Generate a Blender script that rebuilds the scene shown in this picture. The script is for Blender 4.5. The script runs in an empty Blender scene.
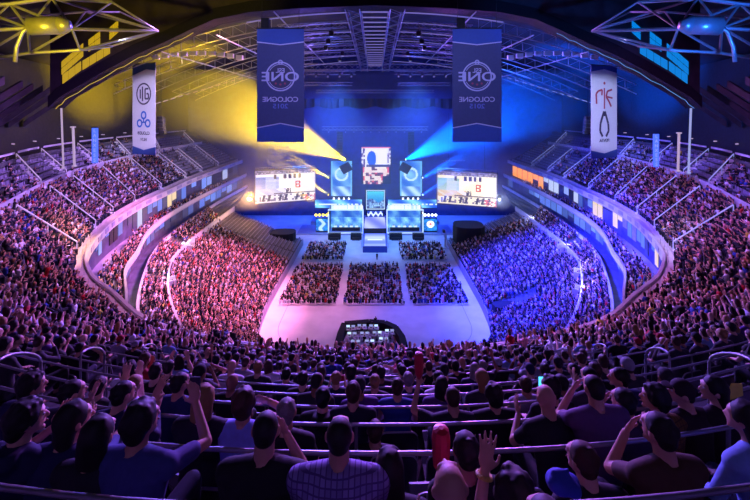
import bpy, math, random
import numpy as np
from mathutils import Vector, Matrix, Euler

random.seed(7)
rng = np.random.default_rng(11)
C = bpy.context.scene.collection
H = 34.6            # eye height above the arena floor
F = 375.0           # focal length in pixels
HY = 114.0          # horizon row

def P(px, py, y):
    "world point seen at a photo position at depth y"
    return Vector(((px - 375.0) / F * y, y, H - (py - HY) / F * y))

# ------------------------------------------------------------------ materials
def lin(c):
    return tuple(((v / 12.92) if v <= 0.04045 else ((v + 0.055) / 1.055) ** 2.4) for v in c[:3])

def mat(name, col, rough=0.6, metal=0.0, noise=0.15, scale=6.0, bump=0.0, spec=0.5):
    m = bpy.data.materials.new(name); m.use_nodes = True
    nt = m.node_tree; b = nt.nodes['Principled BSDF']
    b.inputs['Roughness'].default_value = rough; b.inputs['Metallic'].default_value = metal
    b.inputs['Specular IOR Level'].default_value = spec
    tc = nt.nodes.new('ShaderNodeTexCoord'); n = nt.nodes.new('ShaderNodeTexNoise')
    n.inputs['Scale'].default_value = scale; n.inputs['Detail'].default_value = 3
    nt.links.new(tc.outputs['Object'], n.inputs['Vector'])
    r = nt.nodes.new('ShaderNodeValToRGB')
    r.color_ramp.elements[0].position = 0.3; r.color_ramp.elements[1].position = 0.7
    r.color_ramp.elements[0].color = (*[c * (1 - noise) for c in col], 1)
    r.color_ramp.elements[1].color = (*[min(1, c * (1 + noise)) for c in col], 1)
    nt.links.new(n.outputs['Fac'], r.inputs['Fac'])
    nt.links.new(r.outputs['Color'], b.inputs['Base Color'])
    if bump:
        bp = nt.nodes.new('ShaderNodeBump'); bp.inputs['Strength'].default_value = bump
        nt.links.new(n.outputs['Fac'], bp.inputs['Height']); nt.links.new(bp.outputs['Normal'], b.inputs['Normal'])
    return m

def emit(name, col, strength, base=None):
    m = bpy.data.materials.new(name); m.use_nodes = True
    b = m.node_tree.nodes['Principled BSDF']
    b.inputs['Base Color'].default_value = (*(base or (0.05, 0.05, 0.05)), 1)
    b.inputs['Emission Color'].default_value = (*col, 1)
    b.inputs['Emission Strength'].default_value = strength
    return m

def attr_mat(name, rough=0.8, strength=0.0):
    m = bpy.data.materials.new(name); m.use_nodes = True
    nt = m.node_tree; b = nt.nodes['Principled BSDF']
    a = nt.nodes.new('ShaderNodeAttribute'); a.attribute_name = 'Col'
    b.inputs['Roughness'].default_value = rough
    if strength:
        b.inputs['Base Color'].default_value = (0.02, 0.02, 0.02, 1)
        nt.links.new(a.outputs['Color'], b.inputs['Emission Color'])
        b.inputs['Emission Strength'].default_value = strength
    else:
        nt.links.new(a.outputs['Color'], b.inputs['Base Color'])
    return m

def objcol_mat(name, rough, noise=0.25, scale=30.0, check=False):
    m = bpy.data.materials.new(name); m.use_nodes = True
    nt = m.node_tree; b = nt.nodes['Principled BSDF']; b.inputs['Roughness'].default_value = rough
    oi = nt.nodes.new('ShaderNodeObjectInfo'); tc = nt.nodes.new('ShaderNodeTexCoord')
    if check:
        ck = nt.nodes.new('ShaderNodeTexBrick'); ck.inputs['Scale'].default_value = 9; ck.inputs['Brick Width'].default_value = .3; ck.inputs['Row Height'].default_value = .3
        ck.inputs['Color1'].default_value = (1, 1, 1, 1); ck.inputs['Color2'].default_value = (.6, .6, .66, 1)
        ck.inputs['Mortar'].default_value = (.32, .28, .4, 1); ck.inputs['Mortar Size'].default_value = .035
        ck.offset = 0
        mp = nt.nodes.new('ShaderNodeMapping'); mp.inputs['Rotation'].default_value = (math.pi / 2, 0, 0)
        nt.links.new(tc.outputs['Object'], mp.inputs['Vector']); nt.links.new(mp.outputs['Vector'], ck.inputs['Vector'])
        fac = ck.outputs['Color']
    else:
        n = nt.nodes.new('ShaderNodeTexNoise'); n.inputs['Scale'].default_value = scale
        nt.links.new(tc.outputs['Object'], n.inputs['Vector'])
        mr = nt.nodes.new('ShaderNodeMapRange'); mr.inputs['To Min'].default_value = 1 - noise; mr.inputs['To Max'].default_value = 1 + noise
        nt.links.new(n.outputs['Fac'], mr.inputs['Value']); fac = mr.outputs['Result']
    mx = nt.nodes.new('ShaderNodeMix'); mx.data_type = 'RGBA'; mx.blend_type = 'MULTIPLY'; mx.inputs['Factor'].default_value = 1
    nt.links.new(oi.outputs['Color'], mx.inputs['A']); nt.links.new(fac, mx.inputs['B'])
    nt.links.new(mx.outputs['Result'], b.inputs['Base Color'])
    return m

M = dict(
    tread=mat('concrete_tread', (.085, .08, .09), .8, noise=.3, scale=1.5, bump=.1),
    walk=mat('walkway_paint', (.55, .47, .40), .55, noise=.15, scale=1.2),
    floor=mat('arena_floor', (.60, .58, .62), .42, noise=.12, scale=.35),
    fascia=mat('fascia_cream', (.50, .45, .42), .5, noise=.08, scale=.8),
    wallw=mat('wall_white', (.60, .56, .60), .6, noise=.1, scale=.8),
    wallp=mat('wall_purple_grey', (.30, .27, .36), .6, noise=.15, scale=.8),
    suite=mat('suite_wall', (.06,.06,.11), .6, noise=.4, scale=.7),
    dark=mat('dark_panel', (.018, .017, .02), .6, noise=.3, scale=2),
    black=mat('black_cloth', (.008, .008, .01), .9, noise=.3, scale=4),
    ceil=mat('ceiling_dark', (.028, .025, .032), .8, noise=.4, scale=.25),
    arch=mat('arch_panel', (.045, .035, .04), .7, noise=.35, scale=.6, bump=.2),
    steel=mat('steel_tube', (.42, .42, .45), .35, .6, noise=.1, scale=3),
    rail=mat('rail_steel', (.30, .30, .34), .42, .6, noise=.08, scale=8),
    stair=mat('stair_nosing_white', (.8, .8, .8), .6, noise=.06, scale=4),
    seat=mat('seat_plastic', (.035, .03, .05), .4, noise=.2, scale=9),
    seatrim=mat('seat_rim', (.32, .30, .38), .35, noise=.1, scale=9),
    seatpale=mat('seat_pale', (.26, .24, .33), .45, noise=.15, scale=5),
    concrete=mat('raked_concrete', (.05, .04, .045), .85, noise=.3, scale=.8, bump=.15),
    curtain=mat('stage_curtain', (.035, .05, .16), .85, noise=.25, scale=.6),
    deck=mat('stage_deck', (.25, .28, .45), .3, noise=.1, scale=2),
    banner=mat('banner_blue', (.05, .055, .15), .7, noise=.06, scale=3),
    bannerw=mat('banner_white', (.62, .60, .72), .7, noise=.04, scale=3),
    bannerb=mat('banner_mid_blue', (.03, .07, .30), .7, noise=.05, scale=3),
    printl=mat('banner_print_light', (.50, .46, .66), .6, noise=.05, scale=9),
    print2=mat('banner_print_mid', (.14,.17,.5), .6, noise=.05, scale=9),
    printd=mat('banner_print_dark', (.05, .04, .09), .6, noise=.05, scale=9),
    printr=mat('banner_print_red', (.35, .05, .10), .6, noise=.05, scale=9),
    printb=mat('banner_print_blue', (.03, .13, .55), .6, noise=.05, scale=9),
    red=mat('red_plastic', (.65, .02, .05), .4, noise=.1, scale=9),
    speaker=mat('speaker_black', (.012, .012, .015), .6, noise=.2, scale=20),
    crowd=attr_mat('crowd_cloth', .85),
    screen=attr_mat('led_screen', .5, 1.25),
    skin=objcol_mat('skin', .55, .06), hair=objcol_mat('hair', .62, .45, 120),
    cloth=objcol_mat('cloth', .8, .18), check=objcol_mat('check_cloth', .8, check=True),
    eye=mat('eye_white', (.7, .7, .7), .2, noise=.02), lip=mat('lips', (.35, .10, .09), .5, noise=.05),
    e_white=emit('lamp_white', (.8, .85, 1), 6), e_warm=emit('lamp_warm', (1, .62, .25), 18),
    e_yellow=emit('window_yellow', (1, .62, .01), .5), e_cyan=emit('window_glow_cyan', (.0, .30, 1), .7),
    e_lampy=emit('lamp_yellow', (1, .75, .05), 5), e_blue=emit('tube_blue', (.05, .12, 1), 1.6),
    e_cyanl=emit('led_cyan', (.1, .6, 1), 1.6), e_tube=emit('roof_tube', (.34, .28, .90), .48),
    e_tubew=emit('tube_pale', (.45, .5, 1), .7), e_tubey=emit('tube_pink', (.75, .55, .85), .6),
    e_frame=emit('booth_frame', (.55, .75, 1), 1.3),
    railL=emit('aisle_rail_glow_pale', (.75,.52,.85), .45, (.6,.6,.6)), railR=emit('aisle_rail_glow_blue', (.35,.42,1), .5, (.6,.6,.6)),  # rails emit in place of the light that falls on them
    cab0=emit('cable_yellow', (.8,.55,.05), .8), cab1=emit('cable_blue', (.15,.4,1), .7),
    e_orange=emit('sign_orange', (1, .32, .03), 1.5),
)

# ------------------------------------------------------------------ mesh helpers
class MB:
    def __init__(s): s.v = []; s.f = []; s.mi = []; s.m = 0
    def quad(s, a, b, c, d):
        n = len(s.v); s.v += [tuple(a), tuple(b), tuple(c), tuple(d)]; s.f.append((n, n+1, n+2, n+3)); s.mi.append(s.m)
    def poly(s, pts):
        n = len(s.v); s.v += [tuple(p) for p in pts]; s.f.append(tuple(range(n, n + len(pts)))); s.mi.append(s.m)
    def box(s, c, size, rz=0.0, rot=None):
        R = rot if rot is not None else Matrix.Rotation(rz, 3, 'Z'); c = Vector(c); n = len(s.v)
        for z in (-.5, .5):
            for x, y in ((-.5, -.5), (.5, -.5), (.5, .5), (-.5, .5)):
                s.v.append(tuple(c + R @ Vector((x*size[0], y*size[1], z*size[2]))))
        for q in ((0,3,2,1),(4,5,6,7),(0,1,5,4),(1,2,6,5),(2,3,7,6),(3,0,4,7)):
            s.f.append(tuple(n+i for i in q)); s.mi.append(s.m)
    def tube(s, a, b, r, n=6, r2=None):
        a = Vector(a); b = Vector(b); d = b - a
        if d.length < 1e-6: return
        d.normalize(); u = d.orthogonal().normalized(); w = d.cross(u); k = len(s.v); r2 = r if r2 is None else r2
        for p, rr in ((a, r), (b, r2)):
            for i in range(n):
                t = 2*math.pi*i/n; s.v.append(tuple(p + u*math.cos(t)*rr + w*math.sin(t)*rr))
        for i in range(n):
            j = (i+1) % n; s.f.append((k+i, k+j, k+n+j, k+n+i)); s.mi.append(s.m)
        s.f.append(tuple(k+i for i in range(n))[::-1]); s.mi.append(s.m)
        s.f.append(tuple(k+n+i for i in range(n))); s.mi.append(s.m)
    def path(s, pts, r, n=6, closed=False):
        pts = [Vector(p) for p in pts]; k = len(s.v); L = len(pts); up = Vector((0, 0, 1))
        for i, p in enumerate(pts):
            d = (pts[min(i+1, L-1)] - pts[max(i-1, 0)]).normalized()
            u = d.cross(up)
            u = u.normalized() if u.length > .05 else Vector((1, 0, 0)); w = u.cross(d).normalized()
            for j in range(n):
                t = 2*math.pi*j/n; s.v.append(tuple(p + u*math.cos(t)*r + w*math.sin(t)*r))
        for i in range(L-1):
            for j in range(n):
                j2 = (j+1) % n; s.f.append((k+i*n+j, k+i*n+j2, k+(i+1)*n+j2, k+(i+1)*n+j)); s.mi.append(s.m)
        s.f.append(tuple(k+j for j in range(n))[::-1]); s.mi.append(s.m)
        s.f.append(tuple(k+(L-1)*n+j for j in range(n))); s.mi.append(s.m)
    def strip(s, A, B):
        for i in range(len(A)-1): s.quad(A[i], A[i+1], B[i+1], B[i])
    def slab(s, A, B, th):
        "closed slab between polylines A and B, th thick downwards"
        dz = Vector((0, 0, th)); A = [Vector(a) for a in A]; B = [Vector(b) for b in B]
        A2 = [a-dz for a in A]; B2 = [b-dz for b in B]
        s.strip(A, B); s.strip(A2, B2); s.strip(A, A2); s.strip(B, B2)
        s.quad(A[0], B[0], B2[0], A2[0]); s.quad(A[-1], B[-1], B2[-1], A2[-1])
    def build(s, name, m, parent=None, loc=None, smooth=False):
        me = bpy.data.meshes.new(name); me.from_pydata(s.v, [], s.f)
        ms = m if isinstance(m, (list, tuple)) else [m]
        for q in ms: me.materials.append(q)
        if len(ms) > 1: me.polygons.foreach_set('material_index', s.mi)
        if smooth: me.polygons.foreach_set('use_smooth', [True]*len(me.polygons))
        me.update()
        o = bpy.data.objects.new(name, me); C.objects.link(o)
        if loc is not None:
            o.location = loc
        if parent: o.parent = parent
        return o
    def rebase(s, o):
        s.v = [tuple(Vector(v) - Vector(o)) for v in s.v]; return s

def tag(o, label=None, cat=None, group=None, kind=None):
    if label: o['label'] = label
    if cat: o['category'] = cat
    if group: o['group'] = group
    if kind: o['kind'] = kind
    return o
def struct(mb, name, m): return tag(mb.build(name, m), kind='structure')
def empty(name, loc=(0, 0, 0), rz=0.0):
    o = bpy.data.objects.new(name, None); C.objects.link(o); o.location = loc; o.rotation_euler = (0, 0, rz); o.empty_display_size = .1
    return o
def copy_tree(o, parent=None):
    c = o.copy(); C.objects.link(c); c.parent = parent
    for ch in o.children: copy_tree(ch, c)
    return c
ORD = ['', 'first', 'second', 'third', 'fourth', 'fifth', 'sixth', 'seventh', 'eighth', 'ninth', 'tenth', 'eleventh', 'twelfth',
       'thirteenth', 'fourteenth', 'fifteenth', 'sixteenth', 'seventeenth', 'eighteenth', 'nineteenth', 'twentieth', 'twenty-first',
       'twenty-second', 'twenty-third', 'twenty-fourth', 'twenty-fifth', 'twenty-sixth', 'twenty-seventh', 'twenty-eighth',
       'twenty-ninth', 'thirtieth', 'thirty-first', 'thirty-second', 'thirty-third', 'thirty-fourth', 'thirty-fifth', 'thirty-sixth']

# ------------------------------------------------------------------ bowl curves (plan view, left half, mirrored)
cN = [(0,1.0),(-4,1.6),(-8.5,3.9),(-15,9.5),(-22,16),(-30,26),(-38,40),(-45,50),(-50,60),(-55,75),(-58,90),(-60,110),(-61,130)]
cT = [(0,8.6),(-6,9.3),(-13,11.6),(-22,17),(-35,26),(-45,43),(-50.5,53),(-53.8,60.5),(-57,72),(-58.3,84),(-59.2,99),(-60,115),(-60.5,130)]
cX = [(0,14.2),(-7,14.8),(-15,16.8),(-24,21.5),(-31.5,28.5),(-37.5,38.6),(-43,49),(-46.8,57.5),(-50,69),(-52.4,80.4),(-54.5,94),(-55.3,112),(-56,130)]
cE = [(0,24.8),(-8,25.3),(-16.8,28.2),(-23.2,33),(-28,36.8),(-32.9,42.7),(-37,51),(-39.5,58),(-41.5,67),(-42.8,77.5),(-44.4,91),(-45.2,108),(-45.5,130)]
cR = [(0,26.5),(-8,27.2),(-16,30),(-21.5,34.5),(-25.5,38.5),(-28.6,43),(-33,49.5),(-35.6,56),(-39.5,65),(-42,75),(-43.5,90),(-44,108),(-44,130)]
cLT = [(0,30),(-8,30.5),(-15.5,33),(-20.5,37),(-25,41.5),(-29,46),(-32,51),(-35,57),(-38.5,65),(-41,74),(-42.5,88),(-43.5,105),(-43.5,130)]
cLM = [(0,34),(-8,34.5),(-14.5,37),(-19,41),(-23.5,45.5),(-27,50),(-30,54.5),(-32.8,59.5),(-36,66.5),(-37.5,75),(-38.3,86),(-38.8,97),(-39,104)]
cLI = [(0,50),(-7,50.3),(-12,51.2),(-15.5,53),(-17.6,56),(-18.6,60),(-19,64),(-19.2,68),(-19.2,73),(-19.2,79),(-19.2,86),(-19.2,94),(-19.2,99)]
def cv(ctrl, s):
    "catmull-rom at s in [-12,12]; the sign picks the side (negative = the viewer's left)"
    sg = -1 if s > 0 else 1; a = min(abs(s), 11.9999); i = int(a); t = a - i
    def g(j):
        if j < 0: return (-ctrl[-j][0], ctrl[-j][1])
        if j > 12: return (2*ctrl[12][0]-ctrl[11][0], 2*ctrl[12][1]-ctrl[11][1])
        return ctrl[j]
    p0, p1, p2, p3 = g(i-1), g(i), g(i+1), g(i+2)
    r = []
    for q in (0, 1):
        r.append(.5*((2*p1[q]) + (-p0[q]+p2[q])*t + (2*p0[q]-5*p1[q]+4*p2[q]-p3[q])*t*t + (-p0[q]+3*p1[q]-3*p2[q]+p3[q])*t**3))
    return Vector((r[0]*sg, r[1]))
KK = [(-1, cN), (7.2, cT), (13.2, cX), (24.5, cE)]
def rowpt(k, s):
    for i in range(3):
        if k <= KK[i+1][0] or i == 2:
            f = (k - KK[i][0]) / (KK[i+1][0] - KK[i][0])
            return cv(KK[i][1], s).lerp(cv(KK[i+1][1], s), f)
def rowz(k): return H - (2.694 + .55*k)
def V3(p, z): return Vector((p.x, p.y, z))
def srange(a, b, st=.1):
    n = max(2, int(round((b-a)/st))+1); return [a + (b-a)*i/(n-1) for i in range(n)]
def off(ctrl, s, d):
    "point on the curve moved outwards (away from the floor) by d"
    p = cv(ctrl, s); q = cv(ctrl, s+.02) - cv(ctrl, s-.02)
    n = Vector((q.y, -q.x)).normalized()
    if n.dot(p - Vector((0, 80))) < 0: n = -n
    return p + n*d

# ------------------------------------------------------------------ upper tier
tm = MB()
for k in range(-3, 24):
    lim = 3.3 if k < 7 else 12
    S = srange(-lim, lim, .15 if k < 7 else .1)
    A = [V3(rowpt(k, s), rowz(k)) for s in S]; B = [V3(rowpt(k-1, s), rowz(k)) for s in S]
    Bu = [V3(rowpt(k-1, s), rowz(k-1)) for s in S]
    tm.strip(A, B); tm.strip(B, Bu)
struct(tm, 'floor_upper_tier', M['tread'])
# lit walkway in front of the lowest row
wm = MB(); S = srange(-12, 12, .1)
wm.slab([V3(cv(cE, s), rowz(24)) for s in S], [V3(rowpt(23, s), rowz(24)) for s in S], .3)
wm.strip([V3(rowpt(23, s), rowz(24)) for s in S], [V3(rowpt(23, s), rowz(23)) for s in S])
struct(wm, 'floor_walkway', M['walk'])
# fascia below the walkway
fm = MB()
zt, zb = H-15.6, H-16.7
fm.slab([V3(off(cE, s, -.25), zt) for s in S], [V3(cE and off(cE, s, .02), zt) for s in S], zt-zb)
struct(fm, 'wall_balcony_fascia', M['fascia'])
# second ring
fm = MB()
fm.slab([V3(off(cR, s, -.2), H-20.3) for s in S], [V3(off(cR, s, .05), H-20.3) for s in S], .85)
struct(fm, 'wall_terrace_fascia', M['fascia'])
fm = MB()
fm.slab([V3(cv(cR, s), H-21.2) for s in S], [V3(off(cE, s, 2.58), H-21.2) for s in S], .3)
struct(fm, 'floor_terrace', M['wallp'])
# back walls
bm_ = MB()
bm_.strip([V3(off(cE, s, 1.3), H-16.7) for s in S], [V3(off(cE, s, 1.3), H-21.2) for s in S])
bm_.strip([V3(off(cE, s, -.2), H-16.7) for s in S], [V3(off(cE, s, 1.3), H-16.7) for s in S])
struct(bm_, 'wall_suite_back', M['suite'])
bm_ = MB()
bm_.strip([V3(off(cR, s, 1.3), H-21.5) for s in S], [V3(off(cR, s, 1.3), H-25.2) for s in S])
bm_.strip([V3(off(cR, s, 1.3), H-25.2) for s in S], [V3(off(cLT, s, -.1), H-25.2) for s in S])
struct(bm_, 'wall_lower_suite_back', M['suite'])
bm_ = MB(); bm_.slab([V3(off(cLT, s, -.15), H-24.2) for s in S], [V3(off(cLT, s, .2), H-24.2) for s in S], 1.1)
struct(bm_, 'wall_lower_tier_top', M['wallw'])
# lower tier strip
lm = MB()
for r in range(5):
    f0, f1 = r/5, (r+1)/5; z = H-26.6+.42*r
    A = [V3(cv(cLM, s).lerp(cv(cLT, s), f0), z) for s in S]; B = [V3(cv(cLM, s).lerp(cv(cLT, s), f1), z) for s in S]
    lm.strip(A, B); lm.strip(B, [b + Vector((0, 0, .42)) for b in B])
NR = 22
def lowpt(r, s): return cv(cLI, s).lerp(cv(cLM, s), r/NR)
def lowz(r): return H - 33.2 + r*(5.9/NR)
for r in range(NR):
    A = [V3(lowpt(r, s), lowz(r)) for s in S]; B = [V3(lowpt(r+1, s), lowz(r)) for s in S]
    lm.strip(A, B); lm.strip(B, [b + Vector((0, 0, 5.9/NR)) for b in B])
lm.strip([V3(cv(cLI, s), lowz(0)) for s in S], [V3(cv(cLI, s), 0) for s in S])
struct(lm, 'floor_lower_tier', M['tread'])
bm_ = MB(); bm_.slab([V3(off(cLM, s, -.15), H-25.6) for s in S], [V3(off(cLM, s, .15), H-25.6) for s in S], 1.8)
struct(bm_, 'wall_mid_tier', M['wallw'])
bm_ = MB(); bm_.slab([V3(off(cLI, s, -.25), 1.75) for s in S], [V3(off(cLI, s, -.1), 1.75) for s in S], 1.75)
struct(bm_, 'wall_floor_barrier', M['wallp'])
# arena floor
fl = MB(); fl.quad((-70, -20, 0), (70, -20, 0), (70, 140, 0), (-70, 140, 0)); struct(fl, 'floor', M['floor'])
# painted arc on the floor
pm = MB(); arc = [Vector((-15.8 + 5*(1-math.cos(a)), 62 - 6.5*math.sin(a), .012)) for a in srange(0, 1.5, .1)]
arc = [Vector((-15.8, 70, .012))] + arc
arcR = [Vector((-p.x, p.y, p.z)) for p in arc]
for a in (arc, arcR): pm.strip(a, [p + Vector((.12 if p.x < 0 else -.12, 0, 0)) for p in a])
struct(pm, 'trim_floor_line', M['wallp'])

# suites: lit windows of the two balcony levels
wn = 0
wcols = [(.30,.42,1),(.12,.22,.85),(.55,.62,1),(.95,.72,.35),(.20,.35,1),(.05,.10,.4),(.6,.7,1),(.10,.2,.7),(.02,.03,.12)]
wm_ = [emit('suite_light_%d' % i, c, .9) for i, c in enumerate(wcols)]
def pane_box(cu, s0, s1, d, top, h, m):
    global wn
    mb = MB(); mb.slab([V3(off(cu, s0, d), top), V3(off(cu, s1, d), top)], [V3(off(cu, s0, d+.08), top), V3(off(cu, s1, d+.08), top)], h)
    wn += 1; struct(mb, 'window_%d' % wn, m)
for sg in (-1, 1):
    s = 2.6
    while s < 11.7:
        ds = .19 if s > 4 else .3
        warm = (sg > 0 and (s > 10.7 or 7.6 < s < 8.7 or 5.6 < s < 6.1)) or (sg < 0 and 9.2 < s < 9.5)
        if sg > 0 and s > 10.7: m = M['e_orange']
        elif warm: m = wm_[3]
        else: m = random.choice([wm_[0], wm_[1], wm_[2], wm_[4], wm_[6], wm_[5], wm_[7], wm_[8], wm_[8], M['wallp'], M['dark']])
        if random.random() < .9: pane_box(cE, sg*s, sg*(s+ds*.86), 1.18, H-16.9-random.choice([0, 0, .6]), random.choice([3.2, 3.2, 2.2, 1.5]), m)
        if random.random() < .8: pane_box(cR, sg*s, sg*(s+ds*.86), 1.18, H-21.8, random.choice([2.4, 2.4, 1.4]), random.choice([wm_[1], wm_[5], wm_[5], wm_[7], wm_[8], wm_[8], wm_[4]]))
        s += ds
# dark panels along the cream fascia
for sg in (-1, 1):
    i = 0
    for s in srange(5.2, 11.4, .42):
        mb = MB(); a = off(cE, sg*s, -.30); b = off(cE, sg*(s+.2), -.30)
        mb.slab([V3(a, zt-.2), V3(b, zt-.2)], [V3(off(cE, sg*s, -.24), zt-.2), V3(off(cE, sg*(s+.2), -.24), zt-.2)], .6)
        o = mb.build('fascia_sign', M['wallp'])
        i += 1
        tag(o, 'dim purple sign panel on the balcony fascia, %s along the %s side' % (ORD[i], 'left' if sg < 0 else 'right'),
            'sign', 'sign panels on the balcony fascia')
# cross aisle kerb and side stairs
cm = MB()
for sg in (-1, 1):
    SS = srange(4.2*sg, 11.5*sg, .1) if sg > 0 else srange(-11.5, -4.2, .1)
    z = rowz(13)
    cm.slab([V3(rowpt(13.05, s), z+1.0) for s in SS], [V3(rowpt(12.9, s), z+1.0) for s in SS], .25)
    cm.slab([V3(rowpt(13.02, s), z+.75) for s in SS], [V3(rowpt(12.95, s), z+.75) for s in SS], .75)
struct(cm, 'trim_cross_aisle', M['wallw'])
cm = MB()
upper_sections = [(4.85, 5.9), (6.0, 6.93), (7.08, 7.9), (8.08, 9.0), (9.1, 10.1), (10.15, 11.3)]
for sg in (-1, 1):
    for i, (a, b) in enumerate(upper_sections):
        SS = srange(a, b, .1); kk = 6.0 + .25*(i % 2)
        cm.slab([V3(rowpt(kk+.1, s*sg), rowz(7)+.55+.9) for s in SS], [V3(rowpt(kk-.05, s*sg), rowz(7)+.55+.9) for s in SS], .28)
struct(cm, 'trim_upper_wall_cap', M['wallw'])
AIS_LOW = [.95, 2.2, 3.1, 4.0, 5.0, 6.0, 7.0, 7.9, 8.95, 9.95, 10.55, 11.15]
AIS_UP = [.95, 2.2, 3.1, 4.0, 5.0, 5.95, 7.0, 8.0, 9.05, 10.1, 11.2]
def stairs(sa, k0, k1, lab, wfac=.45):
    mb = MB()
    for k in range(k0, k1):
        for h in (0, 1):
            f = rowpt(k - .5*h, sa); b = rowpt(k - .5*h - .5, sa); d = (b-f); n = Vector((-d.y, d.x)).normalized()
            z = rowz(k) + .275*h + .06
            c = (f+b)/2
            mb.box((c.x, c.y, z-.12), (wfac*2, d.length*.98, .3), math.atan2(d.y, d.x)-math.pi/2)
    o = mb.build('aisle_stairs', M['stair']); tag(o, kind='structure'); return o
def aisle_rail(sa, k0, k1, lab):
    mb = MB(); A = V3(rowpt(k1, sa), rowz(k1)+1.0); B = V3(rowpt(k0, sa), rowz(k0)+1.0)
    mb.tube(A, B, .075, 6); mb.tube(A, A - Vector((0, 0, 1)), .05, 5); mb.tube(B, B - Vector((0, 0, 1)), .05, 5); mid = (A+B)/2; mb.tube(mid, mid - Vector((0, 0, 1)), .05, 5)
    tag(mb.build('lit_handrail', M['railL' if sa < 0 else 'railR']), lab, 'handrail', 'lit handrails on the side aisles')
for sg, side in ((-1, 'left'), (1, 'right')):
    i = 0
    for s in AIS_LOW:
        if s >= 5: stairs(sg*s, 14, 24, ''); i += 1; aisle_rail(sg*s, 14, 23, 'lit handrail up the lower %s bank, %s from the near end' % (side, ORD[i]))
    i = 0
    for s in AIS_UP:
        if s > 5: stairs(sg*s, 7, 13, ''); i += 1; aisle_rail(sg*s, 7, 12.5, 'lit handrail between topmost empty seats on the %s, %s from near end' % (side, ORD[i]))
# floor end curtains / walls
w = MB(); w.quad((-75, 128, -1), (75, 128, -1), (75, 128, 62), (-75, 128, 62)); struct(w, 'wall_back', M['curtain'])
w = MB()
for sg in (-1, 1):
    SS = srange(4.2, 12, .1)
    A = [V3(off(cT, sg*s, 3.2), rowz(7)+.2) for s in SS]; B = [V3(off(cT, sg*s, 3.4), H+9) for s in SS]
    w.strip(A, B)
    w.strip([V3(rowpt(6, sg*s), rowz(7)+.6) for s in SS], A)
struct(w, 'wall_concourse', M['dark'])
# raked concrete beams behind the upper tier and small lamps
for sg, side in ((-1, 'left'), (1, 'right')):
    for i in range(7):
        s = 4.6 + .42*i
        mb = MB(); a = off(cT, sg*s, 2.9); b = off(cT, sg*(s+.25), -2.4)
        d = (b-a).normalized(); n = Vector((-d.y, d.x))*.5
        for q, (za, zb2) in enumerate(((H-1.2, H+4.2),)):
            t0 = [V3(a-n, za), V3(a+n, za), V3(b+n, zb2), V3(b-n, zb2)]; t1 = [p - Vector((0, 0, .9)) for p in t0]
            mb.poly(t0); mb.poly(t1[::-1])
            for j in range(4): mb.quad(t0[j], t1[j], t1[(j+1) % 4], t0[(j+1) % 4])
        tag(mb.build('raked_beam', M['concrete']), kind='structure')
    for i in range(9):
        s = 5.2 + .55*i
        mb = MB(); p = off(cT, sg*s, 3.0); mb.box((p.x, p.y, rowz(7)+1.9), (.16, .8, .16), math.atan2(*(p - Vector((0, 80)))) )
        tag(mb.build('wall_lamp', M['e_tubey']), 'small pale lamp on the dark concourse wall, %s from near end, %s' % (ORD[i+1], side),
            'lamp', 'lamps on the concourse wall')

# ------------------------------------------------------------------ ceiling, arch girder, trusses
def vault(x): return 21.0 - 17.0*(x/72.0)**2
cm = MB(); xs = srange(-75, 75, 5)
cm.strip([Vector((x, -12, H+vault(x))) for x in xs], [Vector((x, 129, H+vault(x))) for x in xs])
struct(cm, 'ceiling', M['ceil'])
w = MB(); w.quad((-75, -12, 20), (75, -12, 20), (75, -12, 62), (-75, -12, 62)); struct(w, 'wall_rear', M['dark'])
YA = 50.0
archpx = [(50,108),(62,97),(105,72),(135,56),(165,43),(190,31),(215,20),(250,13),(300,9),(375,6)]
archpts = [P(a, b, YA) for a, b in archpx]
archpts = archpts + [Vector((-p.x, p.y, p.z)) for p in archpts[-2::-1]]
fine = []
for i in range(len(archpts)-1):
    for t in (0, .25, .5, .75): fine.append(archpts[i].lerp(archpts[i+1], t))
fine.append(archpts[-1])
am = MB()
top = [Vector((p.x, p.y, max(p.z+.3, H+vault(p.x)-.2))) for p in fine]; D = Vector((0, 2.0, 0))
am.strip(fine, top); am.strip([p+D for p in fine], [p+D for p in top]); am.strip(fine, [p+D for p in fine]); am.strip(top, [p+D for p in top])
struct(am, 'ceiling_arch_wall', M['arch'])
lm_ = MB(); up1 = Vector((0, -.35, 1.7)); lo = [p + Vector((0, -.35, 0)) for p in fine]
lm_.strip(lo, [p+Vector((0, 0, 1.5)) for p in lo]); lm_.strip([p+Vector((0, 2.7, 0)) for p in lo], lo); lm_.strip([p+Vector((0, 0, 1.5)) for p in lo], [p+Vector((0, .35, 1.5)) for p in lo])
struct(lm_, 'trim_arch_lip', M['black'])
em = MB(); em.path([p + Vector((0, -.4, -.06 + .10*math.sin(i*1.9))) for i, p in enumerate(fine) if abs(p.x) > 22], .05) if False else None
for sg, m in ((-1, M['e_lampy']), (1, M['e_cyanl'])):
    em = MB(); pts = [p + Vector((0, .9, -.12 + .12*math.sin(i*2.3))) for i, p in enumerate(fine) if p.x*sg > 24]
    em.path(pts, .04, 5); tag(em.build('cable_light', M['cab%d' % (sg > 0)]), 'wavy glowing cable along the %s lower edge of the dark roof arch' % ('yellow' if sg < 0 else 'pale blue'), 'light cable')
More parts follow.
